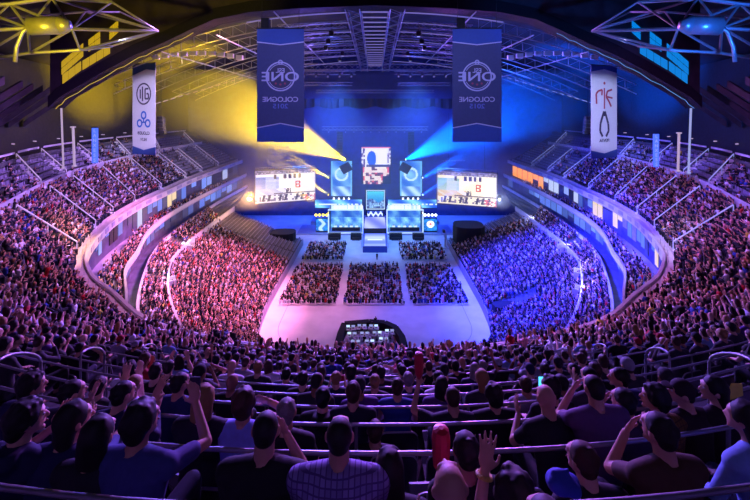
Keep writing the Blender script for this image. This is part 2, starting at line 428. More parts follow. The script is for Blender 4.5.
# window panels in the arch wall, coloured light put in as emission (pixel corners on the left, mirrored on the right)
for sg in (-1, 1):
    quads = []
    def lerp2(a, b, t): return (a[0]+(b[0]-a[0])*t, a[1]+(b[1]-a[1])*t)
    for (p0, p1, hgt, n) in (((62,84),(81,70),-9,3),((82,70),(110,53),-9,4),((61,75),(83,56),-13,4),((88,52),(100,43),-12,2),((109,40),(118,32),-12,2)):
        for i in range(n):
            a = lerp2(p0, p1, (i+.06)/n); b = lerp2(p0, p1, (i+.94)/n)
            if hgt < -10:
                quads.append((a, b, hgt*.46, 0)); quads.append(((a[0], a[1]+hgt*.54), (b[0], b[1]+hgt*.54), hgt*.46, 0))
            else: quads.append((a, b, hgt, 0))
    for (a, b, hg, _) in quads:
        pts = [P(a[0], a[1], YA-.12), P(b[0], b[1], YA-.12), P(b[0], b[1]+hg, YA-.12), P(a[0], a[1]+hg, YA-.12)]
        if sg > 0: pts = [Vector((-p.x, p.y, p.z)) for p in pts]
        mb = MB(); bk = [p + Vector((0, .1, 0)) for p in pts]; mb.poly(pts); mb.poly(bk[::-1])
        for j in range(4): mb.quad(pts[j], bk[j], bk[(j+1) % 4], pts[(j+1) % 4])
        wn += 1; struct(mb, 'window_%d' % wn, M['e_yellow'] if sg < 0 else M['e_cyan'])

def truss_mesh(a, b, w=.6, r=.05, bay=None, n=5, up=Vector((0, 0, 1))):
    a = Vector(a); b = Vector(b); d = (b-a); L = d.length; d.normalize(); u = d.cross(up).normalized(); v = u.cross(d)
    mb = MB(); cs = [(-.5, -.5), (.5, -.5), (.5, .5), (-.5, .5)]
    for x, y in cs: mb.tube(a + u*x*w + v*y*w, b + u*x*w + v*y*w, r, n)
    bay = bay or w; N = max(1, int(L/bay))
    for i in range(N):
        p = a + d*(L*i/N); q = a + d*(L*(i+1)/N)
        for j in range(4):
            c0, c1 = cs[j], cs[(j+1) % 4]
            if i % 2: c0, c1 = c1, c0
            mb.tube(p + u*c0[0]*w + v*c0[1]*w, q + u*c1[0]*w + v*c1[1]*w, r*.6, 4)
    return mb
# central ladder: two long trusses with bright cross bars
for sg, side in ((-1, 'left'), (1, 'right')):
    mb = truss_mesh((sg*3.1, 51, H+15.3), (sg*3.1, 112, H+13.6), 2.0, .09, 2.4)
    tag(mb.build('roof_truss', M['steel']), 'long steel lattice truss running towards the stage on the %s of the roof catwalk' % side, 'truss')
for i in range(20):
    y = 52 + i*2.75; mb = MB(); mb.box((0, y, H+15-(y-51)*.03), (3.9, .18, .16))
    tag(mb.build('roof_light_bar', M['e_tube']), 'pale violet crossbar of the roof catwalk, %s from the near arch' % ORD[i+1], 'light bar', 'crossbars of the roof catwalk')
# transverse light tubes on both sides of the catwalk
cnt = 0
for sg, side in ((-1, 'left'), (1, 'right')):
    for i, (y, x1, rr) in enumerate(((55.5, 19, .10), (61, 20, .07), (67, 20, .10), (74, 21, .07), (82, 23, .09), (90, 24, .07), (98, 24, .08))):
        pts = [Vector((sg*x, y, H + 15.1 - (y-55)*.03 - .0042*x*x)) for x in srange(4.2, x1, 2)]
        mb = MB(); mb.path(pts, rr, 5)
        tag(mb.build('roof_tube', M['e_tube']), 'thin curved roof tube on the %s, %s from the near arch' % (side, ORD[i+1]), 'roof tube', 'tubes across the roof')
        cnt += 1
    for i, (x, y0, y1, x2) in enumerate(((13.5, 50, 92, 12.5), (22, 52, 96, 18), (31, 54, 100, 27))):
        mb = MB(); mb.path([Vector((sg*(x+(x2-x)*t), y0+(y1-y0)*t, H+14.4-.004*x*x-1.2*t-(0 if x < 20 else 1.5))) for t in srange(0, 1, .2)], .10, 5)
        tag(mb.build('roof_beam', M['steel']), 'straight pale purlin running towards the stage, %s from the catwalk on the %s' % (ORD[i+1], side), 'beam', 'purlins')
    for i, y in enumerate((58, 64.5, 71, 78, 86)):
        mb = truss_mesh((sg*4.4, y, H+13.9), (sg*(15+i), y, H+13.2), .9, .05, 1.3)
        tag(mb.build('cross_truss', M['steel']), 'short lattice cross truss %s of the roof catwalk, %s from the near arch' % (side, ORD[i+1]), 'truss', 'cross trusses beside the catwalk')
        mb = MB(); mb.box((sg*(7+1.3*(i % 3)), y+2.4, H+12.9), (.7, .7, .8)); mb.box((sg*(7+1.3*(i % 3)), y+2.4, H+13.9), (.1, .1, 1.4)); mb.m = 1; mb.box((sg*(7+1.3*(i % 3)), y+2.4, H+12.45), (.5, .5, .06))
        tag(mb.build('roof_lamp', [M['dark'], M['e_tubew']]), 'boxy lamp hanging %s of the roof catwalk, %s from the near arch' % (side, ORD[i+1]), 'lamp', 'boxy roof lamps')
    # arched side ribs
    for i, y in enumerate((58, 66, 75, 85, 96)):
        pts = [Vector((sg*x, y, H + 14.5 - .0052*x*x)) for x in srange(16, 46, 2)]
        mb = MB(); mb.path(pts, .09, 5); mb.path([p + Vector((0, 0, 1.6)) for p in pts], .07, 5)
        for j in range(len(pts)-1): mb.tube(pts[j], pts[j+1] + Vector((0, 0, 1.6)), .05, 4); mb.tube(pts[j], pts[j] + Vector((0, 0, 1.6)), .05, 4)
        tag(mb.build('roof_rib', M['steel']), 'arched lattice rib under the ceiling on the %s, %s from the near arch' % (side, ORD[i+1]), 'roof rib', 'arched roof ribs')
    # panels between ribs, a short row just past the arch
    for i in range(10):
        a = P(156+i*9.3, 57 - 7*math.sin(i/9*2.4) + i*.6, 62); mb = MB(); a.x = a.x if sg < 0 else -a.x
        mb.box(a, (1.05, .5, .75), 0); tag(mb.build('roof_panel', M['wallw']), 'small pale ceiling panel past the %s arch, %s from the outer end' % (side, ORD[i+1]), 'panel', 'ceiling panels past the arch')
    # dashed line of lamps along the upper wall
    for i in range(13):
        t = i/12; p = P(158+90*t, 103-27*t, 70+20*t)
        if sg > 0: p.x = -p.x
        mb = MB(); mb.box(p, (.95, .12, .10), 0, Euler((0, -.28*(-sg) if False else (.30 if sg > 0 else -.30), 0)).to_matrix())
        tag(mb.build('lamp_strip', M['e_tubew'] if sg > 0 else M['e_tubey']), 'thin lamp in the dashed line under the %s ceiling, %s from outer end' % (side, ORD[i+1]), 'lamp', 'dashed line of ceiling lamps')
# cross trusses far away
mb = truss_mesh((-24, 104, H+13), (24, 104, H+13), 1.6, .08, 1.8)
tag(mb.build('lighting_truss', M['steel']), 'wide lattice truss across the roof between the two big banners', 'truss')
mb = truss_mesh((-15.5, 110, H-4.2), (15.5, 110, H-4.2), 1.0, .07, 1.2)
tag(mb.build('stage_truss', M['steel']), 'horizontal lattice truss hanging above the stage', 'truss')
for i, (x0, x1, y, h) in enumerate(((-22, -5, 96, 10.5), (5, 22, 96, 10.5), (-20, -6, 100, 8), (6, 20, 100, 8), (-17, 17, 108, 6.5))):
    mb = truss_mesh((x0, y, H+h), (x1, y, H+h), .8, .06, 1.0)
    nm = ['left upper', 'right upper', 'left lower', 'right lower', 'lowest, full width'][i]
    tag(mb.build('lighting_truss', M['steel']), 'lighting truss in the cluster below the wide roof truss, %s one' % nm, 'truss', 'clustered lighting trusses')
# swag curtain under the trusses
mb = MB(); xs = srange(-26, 26, .8)
up_ = [Vector((x, 112+.5*math.sin(x*2.2), H+4.6)) for x in xs]; dn = [Vector((x, 112+.5*math.sin(x*2.2), H+2.4-.8*abs(math.sin(x/52*math.pi*6)))) for x in xs]
mb.strip(up_, dn); mb.strip([p+Vector((0, .2, 0)) for p in up_], [p+Vector((0, .2, 0)) for p in dn])
tag(mb.build('swag_curtain', M['black']), 'black swagged curtain hanging across under the far trusses', 'curtain')

# near roof space frame: tubes and a duct in the two upper corners
for sg, side in ((-1, 'left'), (1, 'right')):
    def Q(px, py, y):
        p = P(px, py, y)
        if sg > 0: p.x = -p.x
        return p
    top_ = [Q(-30, 6, 26), Q(10, 4, 27), Q(52, -2, 28), Q(112, 2, 31)]
    mid_ = [Q(-20, 31, 26), Q(28, 28, 27), Q(72, 29, 28), Q(158, 31, 34)]
    low_ = [Q(-30, 62, 27), Q(30, 53, 28), Q(80, 50, 29), Q(112, 46, 32)]
    far_ = [Q(-20, 20, 34), Q(30, 16, 35), Q(85, 12, 36), Q(120, 12, 38)]
    mb = MB()
    for ch, r in ((top_, .16), (mid_, .14), (low_, .12), (far_, .1)):
        for a, b in zip(ch, ch[1:]): mb.tube(a, b, r, 6)
    for i in range(4):
        mb.tube(top_[i], mid_[i], .09, 5); mb.tube(mid_[i], low_[i], .09, 5); mb.tube(mid_[i], far_[i], .08, 5)
        if i < 3: mb.tube(top_[i], mid_[i+1], .1, 5); mb.tube(mid_[i+1], low_[i], .1, 5); mb.tube(top_[i+1], mid_[i], .08, 5); mb.tube(far_[i], mid_[i+1], .07, 5)
    tag(mb.build('space_frame', M['steel']), 'big tubular roof frame lit %s in the upper %s corner' % ('yellow' if sg < 0 else 'blue', side), 'roof frame')
    d = MB(); a = Q(30, 26, 25); b = Q(60, 25, 25.5); d.tube(a, b, .62, 14); d.tube(b, b + (b-a).normalized()*.6, .62, 14, .3)
    d.path([a, a + Vector((-.5*-sg*-1 if False else sg*.5, 0, -.4)), a + Vector((sg*.9, 0, -1.4)), a + Vector((sg*1.0, 0, -2.4))], .12, 6)
    tag(d.build('air_duct', M['steel'], smooth=True), 'fat round duct with a bent hose inside the %s roof frame' % ('yellow lit' if sg < 0 else 'blue lit'), 'duct')

# ------------------------------------------------------------------ banners, poles
def text_mesh(txt, size, m, parent, loc, rot, mirror=True, name='lettering', ext=.01):
    cu = bpy.data.curves.new('t', 'FONT'); cu.body = txt; cu.size = size; cu.align_x = 'CENTER'; cu.align_y = 'CENTER'; cu.extrude = ext
    cu.offset = size*.015
    o = bpy.data.objects.new('t', cu); C.objects.link(o); bpy.context.view_layer.update()
    me = bpy.data.meshes.new_from_object(o.evaluated_get(bpy.context.evaluated_depsgraph_get()))
    bpy.data.objects.remove(o)
    if mirror:
        me.transform(Matrix.Diagonal((-1, 1, 1, 1))); me.flip_normals()
    me.transform(Matrix.Rotation(math.pi/2, 4, 'X'))
    me.materials.clear(); me.materials.append(m)
    q = bpy.data.objects.new(name, me); C.objects.link(q); q.location = loc; q.parent = parent
    return q
def ring(mb, cx, cz, r0, r1, y, n=40, a0=0, a1=2*math.pi, th=.02):
    for i in range(n):
        t0 = a0+(a1-a0)*i/n; t1 = a0+(a1-a0)*(i+1)/n
        A = [Vector((cx+r*math.cos(t), y, cz+r*math.sin(t))) for r, t in ((r0, t0), (r1, t0), (r1, t1), (r0, t1))]
        mb.poly(A); mb.poly([p+Vector((0, th, 0)) for p in A][::-1])
def plate(mb, pts, y, th=.02):
    A = [Vector((x, y, z)) for x, z in pts]; B = [p+Vector((0, th, 0)) for p in A]
    mb.poly(A); mb.poly(B[::-1])
    for i in range(len(A)): j = (i+1) % len(A); mb.quad(A[i], B[i], B[j], A[j])
def line2(mb, pts, w, y, th=.02):
    for (a, b) in zip(pts, pts[1:]):
        d = Vector((b[0]-a[0], b[1]-a[1])).normalized(); n = Vector((-d.y, d.x))*w/2
        plate(mb, [(a[0]-n.x, a[1]-n.y), (b[0]-n.x, b[1]-n.y), (b[0]+n.x, b[1]+n.y), (a[0]+n.x, a[1]+n.y)], y, th)
def cloth_sheet(w, h, amp=.05, th=.03):
    mb = MB(); n = 16
    xs = [w*(-.5+i/n) for i in range(n+1)]
    for z0, z1 in ((h*j/8, h*(j+1)/8) for j in range(8)):
        A = [Vector((x, 0, z1)) for x in xs]; B = [Vector((x, 0, z0)) for x in xs]
        mb.strip(A, B); mb.strip([p+Vector((0, th, 0)) for p in A][::-1], [p+Vector((0, th, 0)) for p in B][::-1])
    for x in (-w/2, w/2): mb.quad((x, 0, 0), (x, th, 0), (x, th, h), (x, 0, h))
    mb.quad((-w/2, 0, 0), (w/2, 0, 0), (w/2, th, 0), (-w/2, th, 0)); mb.quad((-w/2, 0, h), (w/2, 0, h), (w/2, th, h), (-w/2, th, h))
    mb.m = 1
    return mb
def big_banner(px0, px1, side):
    Y = 45; a = P(px0, 142, Y); b = P(px1, 29, Y); w = b.x-a.x; h = b.z-a.z
    root = empty('hanging_banner', ((a.x+b.x)/2, Y, a.z))
    cloth_sheet(w, h).build('cloth', M['banner'], root)
    mb = MB(); plate(mb, [(-w/2, h), (w/2, h), (w/2, h*.88), (0, h*.855), (-w/2, h*.88)], -.02, .015); mb.build('top_field', M['bannerb'], root)
    mb = MB(); plate(mb, [(-w/2, 0), (w/2, 0), (w/2, h*.125), (0, h*.165), (-w/2, h*.125)], -.02, .015); mb.build('bottom_field', M['bannerb'], root)
    mb = MB(); line2(mb, [(-w/2, h*.885), (0, h*.86), (w/2, h*.885)], .12, -.05); line2(mb, [(-w/2, h*.125), (0, h*.165), (w/2, h*.125)], .12, -.05)
    mb.build('chevron_stripe', M['printl'], root)
    mb = MB(); ring(mb, 0, h*.58, 1.62, 1.78, -.05); ring(mb, 0, h*.58, 1.42, 1.49, -.05, a0=.5, a1=2.64); ring(mb, 0, h*.58, 1.42, 1.49, -.05, a0=3.6, a1=5.8)
    ring(mb, 0, h*.58+1.7, .18, .30, -.06, 12)
    mb.build('round_emblem', M['printl'], root)
    mb = MB(); ring(mb, 0, h*.58, .0, 1.42, -.035, 30); mb.build('emblem_disc', M['printd'], root)
    mb = MB()
    for x in (-.55, 0, .55): ring(mb, x, h*.58-.85-(.12 if x == 0 else 0), 0, .13, -.06, 8)
    mb.build('red_star', M['printr'], root)
    text_mesh('ESL', .75, M['printl'], root, (0, -.07, h*.58+.68), 0)
    t = text_mesh('ONE', 1.55, M['printl'], root, (0, -.07, h*.58-.08), 0); t.scale = (1.4, 1, 1)
    text_mesh('COLOGNE', .82, M['printl'], root, (0, -.05, h*.375), 0).scale = (1.08, 1, 1)
    text_mesh('2015', .78, M['print2'], root, (0, -.05, h*.315), 0).scale = (1.2, 1, 1)
    mb = MB(); mb.tube((-w/2-.1, 0, h+.08), (w/2+.1, 0, h+.08), .09, 8); mb.tube((-w/2+.6, 0, h+.1), (-w/2+.6, 0, h+4), .03); mb.tube((w/2-.6, 0, h+.1), (w/2-.6, 0, h+4), .03)
    mb.build('hanging_bar', M['dark'], root)
    mb = MB(); mb.box((-w/2+1, 0, h+.7), (.9, .5, 1.2)); mb.build('hoist', M['black'], root)
    tag(root, 'big dark blue banner with mirrored lettering, hanging %s of the roof catwalk' % side, 'banner', 'big blue banners')
big_banner(257, 304, 'left'); big_banner(452.5, 501.5, 'right')
def white_banner(pl, pr, yl, yr, top, bot, kind):
    a = P(pl, bot, yl); b = P(pr, bot, yr); c = (a+b)/2
    w = math.hypot(b.x-a.x, b.y-a.y); h = (bot-top)/F*(yl+yr)/2
    root = empty('hanging_banner', c, math.atan2(b.y-a.y, b.x-a.x))
    cloth_sheet(w, h).build('cloth', M['bannerw'], root)
    mb = MB(); s1 = .07
    plate(mb, [(-w/2, h), (w/2, h), (w/2, h*.93), (0, h*.965), (-w/2, h*.93)] if kind else [(-w/2, h), (w/2, h), (w/2, h*.92), (w*.1, h*.94), (-w/2, h*.88)], -.02)
    mb.build('top_field', M['bannerb'], root)
    mb = MB(); plate(mb, [(-w/2, 0), (w/2, 0), (w/2, h*.09), (0, h*.05), (-w/2, h*.09)], -.02); mb.build('bottom_field', M['bannerb'], root)
    mb = MB()
    if kind == 0:
        z = h*.67; r = w*.32
        ring(mb, 0, z, r*.86, r, -.04, 30)
        for x, l in ((-.45, .7), (-.15, 1.1)): line2(mb, [(x*r, z-l*r*.6), (x*r, z+l*r*.6)], r*.16, -.04)
        line2(mb, [(.65*r, z+.45*r), (.2*r, z+.45*r), (.2*r, z-.45*r), (.65*r, z-.45*r), (.65*r, z), (.4*r, z)], r*.16, -.04)
        mb.build('round_emblem', M['printd'], root)
        mb = MB(); z = h*.36; r = w*.13
        for x, zz in ((0, r*1.5), (-r*1.35, -r*.3), (r*1.35, -r*.3)): ring(mb, x, z+zz, r*.55, r*.95, -.04, 18)
        line2(mb, [(0, z+r*.6), (0, z), (-r*.7, z-r*.2)], r*.35, -.04); line2(mb, [(0, z), (r*.7, z-r*.2)], r*.35, -.04)
        mb.build('cloud_emblem', M['printb'], root)
        text_mesh('CLOUD9', .72, M['printd'], root, (0, -.05, h*.235), 0); text_mesh('HLTV', .62, M['printd'], root, (0, -.05, h*.165), 0)
    else:
        z = h*.68; r = w*.33
        line2(mb, [(0, z-r*1.1), (0, z+r*.6)], r*.14, -.04); ring(mb, 0, z+r*1.0, 0, r*.12, -.04, 8)
        line2(mb, [(-r*.9, z-r*.7), (-r*.95, z+.1*r), (-r*.7, z+r*.35), (-r*.25, z+r*.45), (-r*.3, z+.0*r)], r*.16, -.04)
        line2(mb, [(r*.9, z+r*.5), (r*.35, z+r*.35), (r*.2, z-.1*r), (r*.55, z-r*.5), (r*.8, z-r*.9)], r*.16, -.04); line2(mb, [(r*.3, z-.1*r), (r*.95, z-.2*r)], r*.14, -.04)
        mb.build('claw_emblem', M['printr'], root)
        mb = MB(); z = h*.36
        line2(mb, [(-.05*r, z+r*1.1), (-r*.45, z+r*.1), (-r*.5, z-r*.5), (-r*.2, z-r*.95)], r*.2, -.04); line2(mb, [(.05*r, z+r*1.1), (r*.45, z+r*.1), (r*.5, z-r*.5), (r*.2, z-r*.95)], r*.2, -.04)
        ring(mb, 0, z+r*.9, 0, r*.2, -.045, 8); mb.build('pincer_emblem', M['printd'], root)
        text_mesh('PENTA', .72, M['printd'], root, (0, -.05, h*.19), 0)
    mb = MB(); mb.tube((-w/2-.1, 0, h+.08), (w/2+.1, 0, h+.08), .07, 8); mb.tube((0, 0, h+.1), (0, 0, h+3.2), .03); mb.build('hanging_bar', M['dark'], root)
    if kind == 0: tag(root, 'tall white banner with round dark emblem and blue cloud emblem, before yellow light', 'banner')
    else: tag(root, 'tall white banner with reddish claw emblem and dark pincer emblem, before blue light', 'banner')
white_banner(132.5, 155.5, 60.5, 58.3, 64, 154.5, 0); white_banner(591, 617, 58.3, 60.5, 66, 158, 1)
# hanging speakers beside the white banners
for px, lab in ((161, 'left'), (588, 'right')):
    c = P(px, 125, 66); mb = MB()
    for j in range(5):
        mb.box(c + Vector((0, .12*j*j*.3, 1.2-.62*j)), (1.0, .9, .58), 0, Euler((.05*j, 0, 0)).to_matrix())
    mb.tube(c+Vector((0, 0, 1.4)), c+Vector((0, 0, 9)), .03)
    tag(mb.build('line_array_speaker', M['speaker']), 'black line array speaker hanging beside the white banner on the %s' % lab, 'speaker')
def pole(px, y0, y1, Y, r, m, lab, nm='light_pole', dx=0):
    mb = MB(); mb.tube(P(px, y0, Y), P(px+dx, y1, Y), r, 8)
    for t in (.0, 1.0): p = P(px, y0, Y).lerp(P(px+dx, y1, Y), t); mb.box(p, (r*3, r*3, .2))
    return tag(mb.build(nm, m), lab, 'pole')
pole(61, 100, 168, 56, .12, M['e_tubey'], 'long thin pale pole hanging from the left tip of the roof arch', dx=2.5)
pole(73, 127, 166, 58, .17, M['e_tubey'], 'short pinkish lit column standing on the left upper stand', dx=1.5)
pole(691, 106, 173, 56, .14, M['e_tubew'], 'long thin bluish pole hanging from the right tip of the roof arch', dx=-2.5)
pole(679, 133, 171, 58, .17, M['e_tubey'], 'short whitish lit column standing on the right upper stand', dx=-1)
def led_column(px, y0, y1, Y, col, lab):
    a = P(px, y1, Y); h = (y1-y0)/F*Y; root = empty('led_banner', a)
    mb = MB(); mb.box((0, 0, h/2), (.95, .12, h)); mb.build('panel', col, root)
    for i, ch in enumerate('LANXESS'):
        text_mesh(ch, .75, M['e_tubew'], root, (0, -.1, h*(.92-.14*i)), 0, mirror=False)
    mb = MB(); mb.box((0, 0, h+.1), (1.1, .2, .15)); mb.build('frame', M['dark'], root)
    tag(root, lab, 'banner')
led_column(95, 128, 163, 60, M['e_blue'], 'narrow bright blue vertical banner on the left upper stand')
led_column(656, 134, 167, 62, M['e_blue'], 'narrow blue vertical banner on the right upper stand')

# ------------------------------------------------------------------ LED panels painted per cell
def panel(name, w, h, nx, ny, func, parent, loc, rz=0, rx=0):
    v = []; f = []
    for j in range(ny+1):
        for i in range(nx+1): v.append((w*(i/nx-.5), 0, h*(j/ny)))
    for j in range(ny):
        for i in range(nx): a = j*(nx+1)+i; f.append((a, a+1, a+nx+2, a+nx+1))
    me = bpy.data.meshes.new(name); me.from_pydata(v, [], f)
    at = me.color_attributes.new('Col', 'FLOAT_COLOR', 'CORNER'); buf = []
    for j in range(ny):
        for i in range(nx):
            c = lin(func((i+.5)/nx, (j+.5)/ny)); buf += [*c, 1]*4
    at.data.foreach_set('color', buf); me.materials.append(M['screen'])
    o = bpy.data.objects.new(name, me); C.objects.link(o); o.location = loc; o.rotation_euler = (rx, 0, rz); o.parent = parent
    return o
def h2(a, b):
    v = math.sin(a*127.1 + b*311.7)*43758.5453; return v - math.floor(v)
def mixc(a, b, t): return tuple(a[i]+(b[i]-a[i])*t for i in range(3))
def big_screen_img(warm):
    def f(u, v):
        base = mixc((.93, .90, .98), (1, .96, .95), u)
        if warm: base = mixc((1, .93, .80), (1, .97, .93), u)
        if v > .88: base = mixc((.25, .22, .42), (.75, .7, .85), h2(int(u*40), int(v*30)))
        if u < .38 and .35 < v < .8:
            base = mixc((.45, .52, .82) if not warm else (.55, .72, .72), (.88, .88, .98), h2(int(v*14), int(u*6))*.8)
        if u < .5 and .22 < v < .42: base = mixc((.70, .68, .85) if not warm else (.85, .70, .52), (.95, .92, .98), h2(int((u+v)*16), 3))
        if .72 < v < .86 and .2 < u < .85:
            q = (u-.2)/.65*8; 
            if abs(q-int(q)-.5) < .27 and h2(int(q), 4) > .2: base = (.20, .16, .42)
        if .05 < v < .24:
            q = u*11
            if abs(q-int(q)-.5-(v-.15)*1.6) < .22 and h2(int(q), 9) > .35: base = (.18, .15, .38)
            elif h2(int(u*30), int(v*20)) > .75: base = (.5, .45, .62)
        if .25 < v < .29 and u > .3: base = (.35, .25, .42)
        if .29 < v < .42 and .5 < u < .58 and h2(int(u*60), int(v*40)) > .35: base = (.25, .2, .4)
        if v < .2 and u > .8 and h2(int(u*40), int(v*30)) > .5: base = (.85, .35, .5)
        # red letter B
        x = (u-.655)/.085; y = (v-.42)/.22
        if 0 <= x <= 1 and 0 <= y <= 1:
            on = x < .22 or ((y < .16 or y > .84 or abs(y-.5) < .08) and x < .8) or (x > .72 and .08 < abs(y-.5) < .45)
            if on: base = (.80, .08, .20)
        if u < .02 or u > .985 or v > .97 or v < .02: base = mixc(base, (.5, .45, .7), .6)
        return base
    return f
def big_screen(p0, p1, top0, bot0, top1, bot1, y0, y1, warm, lab):
    a = P(p0, bot0, y0); b = P(p1, bot1, y1); a.z = b.z = (a.z+b.z)/2; w = (b-a).length; h = ((bot0-top0)/F*y0 + (bot1-top1)/F*y1)/2
    root = empty('video_screen', (a+b)/2, math.atan2(b.y-a.y, b.x-a.x))
    mb = MB(); mb.box((0, .35, h/2), (w+.3, .5, h+.3)); mb.build('housing', M['dark'], root)
    panel('display', w, h, 120, 66, big_screen_img(warm), root, (0, .06, 0))
    mb = truss_mesh((-w/2, .3, h+.5), (w/2, .3, h+.5), .5, .04, .6); mb.build('rigging_truss', M['steel'], root)
    for x in (-w*.3, w*.3): mb = MB(); mb.tube((x, .3, h+.7), (x, .3, h+16), .04, 5); mb.build('hoist_cable', M['dark'], root)
    tag(root, lab, 'screen')
big_screen(255, 315.5, 170, 203, 169.5, 200.5, 98, 103, False, 'large video screen left of the stage showing players and a red letter B')
big_screen(437, 497, 171, 204, 173.5, 206.5, 103, 98, True, 'large warm-toned video screen right of the stage showing a red letter B')

# ------------------------------------------------------------------ stage
st = MB(); st.box((-13.0, 111.6, .15), (19, 9, .3)); st.box((13.0, 111.6, .15), (19, 9, .3)); st.box((0, 120, .6), (40, 7, 1.2)); 
o = st.build('stage_platform', M['deck']); tag(o, 'wide blue stage platform below the players booths', 'stage')
root = empty('catwalk_stage', (0, 93.6, 0))
mb = MB(); mb.box((0, 5.2, .75), (6.1, 10.4, 1.5)); mb.build('deck', M['dark'], root)
def deckimg(u, v):
    b = mixc((.35, .45, .98), (.75, .82, 1.0), .5+.5*math.sin(v*9+2)*.8)
    if .45 < v < .55 and .15 < u < .85: b = (.85, .92, 1)
    if u < .04 or u > .96 or v < .04: b = (.25, .35, .95)
    return b
panel('led_top', 5.9, 10.2, 24, 40, deckimg, root, (0, .1, 1.52), 0, -math.pi/2)
mb = MB(); mb.box((0, 16.4, 1.4), (6.4, 11.6, 2.8)); mb.build('ramp', M['dark'], root)
panel('led_ramp', 6.1, 11.4, 20, 40, lambda u, v: mixc((.42, .45, .98), (.70, .74, 1.0), .5+.5*math.sin(u*5+v*4)), root, (0, 10.7, 2.82), 0, -math.pi/2)
panel('led_front', 6.0, 1.3, 30, 6, lambda u, v: (.02, .10, .55), root, (0, -.02, .1))
for x in (-3.25, 3.25):
    mb = MB(); mb.box((x, 10.8, 1.9), (.15, 22, 1.2)); mb.build('side_light', M['e_blue'], root)
tag(root, 'long blue glowing catwalk stage reaching out between the two booths', 'stage')
# centre screen at the head of the ramp
def wave(u, v):
    b = mixc((.02, .35, .75), (.30, .85, .95), v)
    if v < .45 + .12*math.sin(u*7): b = mixc((.10, .15, .45), (.65, .85, 1), h2(int(u*14), int(v*10)))
    return b
root = empty('centre_screen', P(375.5, 209, 117)); hh = 6.2
mb = MB(); mb.box((0, .3, 2.9), (6.4, .5, 6.6)); mb.build('housing', M['dark'], root)
panel('display', 5.2, 5.2, 36, 36, wave, root, (0, -.02, .3))
mb = MB()
for x in (-2.8, 2.8): mb.box((x, -.05, 2.9), (.22, .15, 5.9))
for z in (0, 5.8): mb.box((0, -.05, z), (5.8, .15, .22))
mb.build('glowing_frame', M['e_frame'], root)
tag(root, 'square blue screen in a glowing frame at the end of the catwalk stage', 'screen')
root = empty('lower_screen', P(375, 217.5, 116.5))
mb = MB(); mb.box((0, .25, 1.1), (5.4, .3, 2.4)); mb.build('housing', M['dark'], root)
panel('display', 4.8, 2.0, 30, 12, lambda u, v: (.85, .92, 1) if abs(v-.5+.2*math.sin(u*20)) < .2 else (.1, .22, .7), root, (0, 0, .1))
tag(root, 'small screen with a white zigzag below the square centre screen', 'screen')
